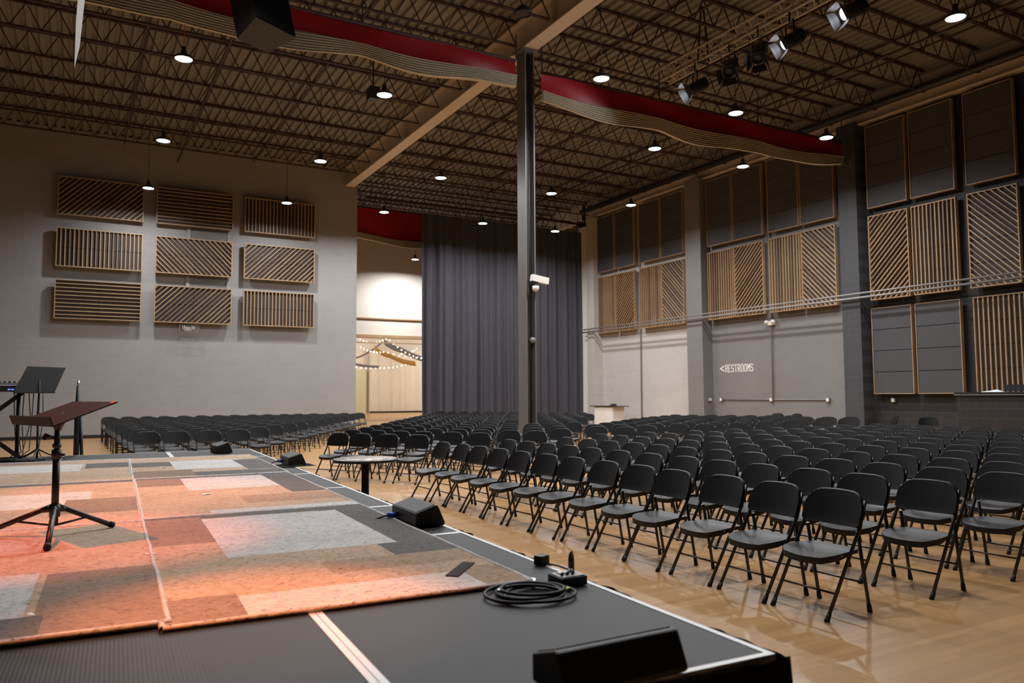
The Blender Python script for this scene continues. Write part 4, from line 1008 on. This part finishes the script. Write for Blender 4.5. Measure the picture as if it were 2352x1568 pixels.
b.grid(lambda u, v: (16.75 + 0.25 * v, 9.02 + 0.42 * u, 1.356), 1, 1)
tag(b.build('white_towel', M['paper']), 'crumpled white towel on the end of the tall counter', 'towel')

# ------------------------------------------------------------------ pale room beyond the opening
struct('wall_far', MB().bb(5, 31, 37.2, 37.5, 4.25, ZC), M['wall_far'])
struct('wall_far_side', MB().bb(4.7, 5, 29.2, 60, 0, ZC), M['wall_far'])
struct('wall_far_side_right', MB().bb(31, 31.3, 29.2, 60, 0, ZC), M['wall_far'])
struct('wall_far_return', MB().bb(20.5, 31.3, 29.2, 29.5, 0, ZC), M['wall_far'])
struct('wall_far_back', MB().bb(5, 31, 58.6, 58.9, 0, 6.5), M['wall_far'])
struct('ceiling_far', MB().bb(5, 31, 37.5, 59, 6.2, 6.4), M['wall_far'])
struct('trim_lintel', MB().bb(5, 31, 37.05, 37.2, 4.25, 4.40).bb(5, 31, 37.1, 37.2, 3.98, 4.03).bb(5, 31, 37.12, 37.2, 5.2, 5.26), M['wood'])
struct('door_far', MB().bb(17.6, 19.9, 58.4, 58.6, 0, 3.35), M['green'])
pleat_curtain('white_drape', 20.1, 26.5, 58.3, 0.12, 5.0, 0.10, M['drape'], 9, None, False)
tag(bpy.data.objects['white_drape'], 'cream drape covering the far wall beyond the opening', 'drape')
struct('baseboard_far', MB().bar((20.1, 58.1, 0.06), (24.2, 57.4, 0.06), 0.05, 0.12), M['black_base'])
def ribbon(label, pts, w, m, sag=0.25, lean=0.35):
    b = MB(); n = 24
    def fn(u, v):
        k = u * (len(pts) - 1); i = min(int(k), len(pts) - 2); f = k - i
        p = Vector(pts[i]).lerp(Vector(pts[i + 1]), f)
        return (p.x, p.y + w * lean * (v - 0.5), p.z - sag * sin(pi * f) + w * (v - 0.5))
    b.grid(fn, n * (len(pts) - 1), 4)
    o = b.build('fabric_swag', m); mo = o.modifiers.new('thick', 'SOLIDIFY'); mo.thickness = 0.01
    tag(o, label, 'fabric swag', 'voile swags under the far ceiling')
ribbon('wide pale blue fabric swag falling from the far ceiling toward the black curtain', [(16.45, 45, 4.62), (17.6, 45, 4.15), (19.6, 45, 3.5)], 0.36, M['blue'], 0.08)
ribbon('narrow pale blue fabric swag falling from the far ceiling toward the grey wall', [(16.5, 45.4, 4.65), (14.3, 45.4, 3.5)], 0.10, M['blue'], 0.2)
ribbon('peach fabric swag hanging below the wide blue one', [(15.55, 44.2, 4.22), (16.5, 44.2, 3.75), (18.2, 44.2, 3.3)], 0.30, M['orange'], 0.10)
ribbon('pale blue fabric swag low beside the grey wall end', [(14.2, 46.3, 3.55), (16.6, 46.3, 3.15)], 0.16, M['blue'], 0.12)
bulb_me = MB().lathe([(0, -0.04), (0.028, -0.025), (0.04, 0), (0.028, 0.025), (0, 0.04)], n=8).mesh('bulb', M['bulb'])
def fairy(label, pts, n, sag):
    t = thing('fairy_lights', label, 'string lights', (0, 0, 0), 0, 'strings of fairy lights')
    P = []
    for k in range(n * 2 + 1):
        f = k / (n * 2) * (len(pts) - 1); i = min(int(f), len(pts) - 2); g = f - i
        p = Vector(pts[i]).lerp(Vector(pts[i + 1]), g); p.z -= sag * 4 * g * (1 - g); P.append(p)
    MB().tube(P, 0.006, 5).build('wire', M['white'], t)
    for k in range(n):
        o = ob('bulb', bulb_me, t); p = P[2 * k + 1]; o.location = (p.x, p.y, p.z - 0.05)
fairy('string of warm fairy lights rising along the blue swag', [(14.5, 44.0, 4.75), (16.3, 44.0, 4.85), (18.6, 44.0, 3.65)], 18, 0.25)
fairy('string of warm fairy lights under the peach swag', [(14.4, 43.6, 4.3), (16.0, 43.6, 4.0), (18.9, 43.6, 3.75)], 16, 0.18)
fairy('lowest string of warm fairy lights near the far green-lit door', [(14.4, 46.5, 3.35), (16.6, 46.5, 3.15), (18.6, 46.5, 3.45)], 14, 0.12)
fairy('short string of fairy lights at the curtain side of the far ceiling', [(17.7, 45.5, 4.0), (18.9, 45.5, 4.4)], 7, 0.1)
for p in ((22.5, 46.0, 4.9), (11.5, 48.0, 4.9), (26.5, 53.0, 4.9), (15.5, 56.5, 5.9)):
    l = bpy.data.lights.new('far_room_light', 'POINT'); l.energy = 560; l.shadow_soft_size = 0.4; l.color = (1.0, 0.97, 0.91)
    o = bpy.data.objects.new('far_room_light', l); COL.objects.link(o); o.location = p

# ------------------------------------------------------------------ lamps outside the picture, red stage spots
for x, y in HIDDEN: area('lamp_light', (x, y, LZ), LAMP_W * 0.8, 0.38, LC)
def spot(name, loc, aim, power, size, blend, col, soft=0.06):
    l = bpy.data.lights.new(name, 'SPOT'); l.energy = power; l.spot_size = R(size); l.spot_blend = blend; l.color = col; l.shadow_soft_size = soft
    o = bpy.data.objects.new(name, l); COL.objects.link(o); o.location = loc
    o.rotation_euler = (Vector(aim) - Vector(loc)).to_track_quat('-Z', 'Y').to_euler(); return o
RED = (1.0, 0.16, 0.04); ORA = (1.0, 0.30, 0.09)
spot('red_stage_spot', (-1.85, 4.3, 8.0), (-0.05, 4.55, HS), 2600, 17, 0.75, RED)
spot('red_stage_spot', (-1.2, 8.6, 8.0), (0.45, 6.5, HS), 2600, 22, 0.9, ORA)
spot('red_stage_spot', (-1.6, 1.8, 8.0), (0.55, 2.72, HS), 4600, 12.5, 0.9, ORA)

w = bpy.data.worlds.new('world'); SC.world = w; w.use_nodes = True
w.node_tree.nodes['Background'].inputs[0].default_value = (0.02, 0.018, 0.016, 1); w.node_tree.nodes['Background'].inputs[1].default_value = 0.15
SC.view_settings.view_transform = 'Standard'; SC.view_settings.look = 'None'; SC.view_settings.gamma = 1.0; SC.view_settings.exposure = 0.0
SC.view_settings.use_curve_mapping = False
SC.cycles.use_denoising = True
SC.cycles.max_bounces = 6; SC.cycles.diffuse_bounces = 4; SC.cycles.glossy_bounces = 3
SC.cycles.caustics_reflective = False; SC.cycles.caustics_refractive = False
SC.cycles.sample_clamp_indirect = 4.0
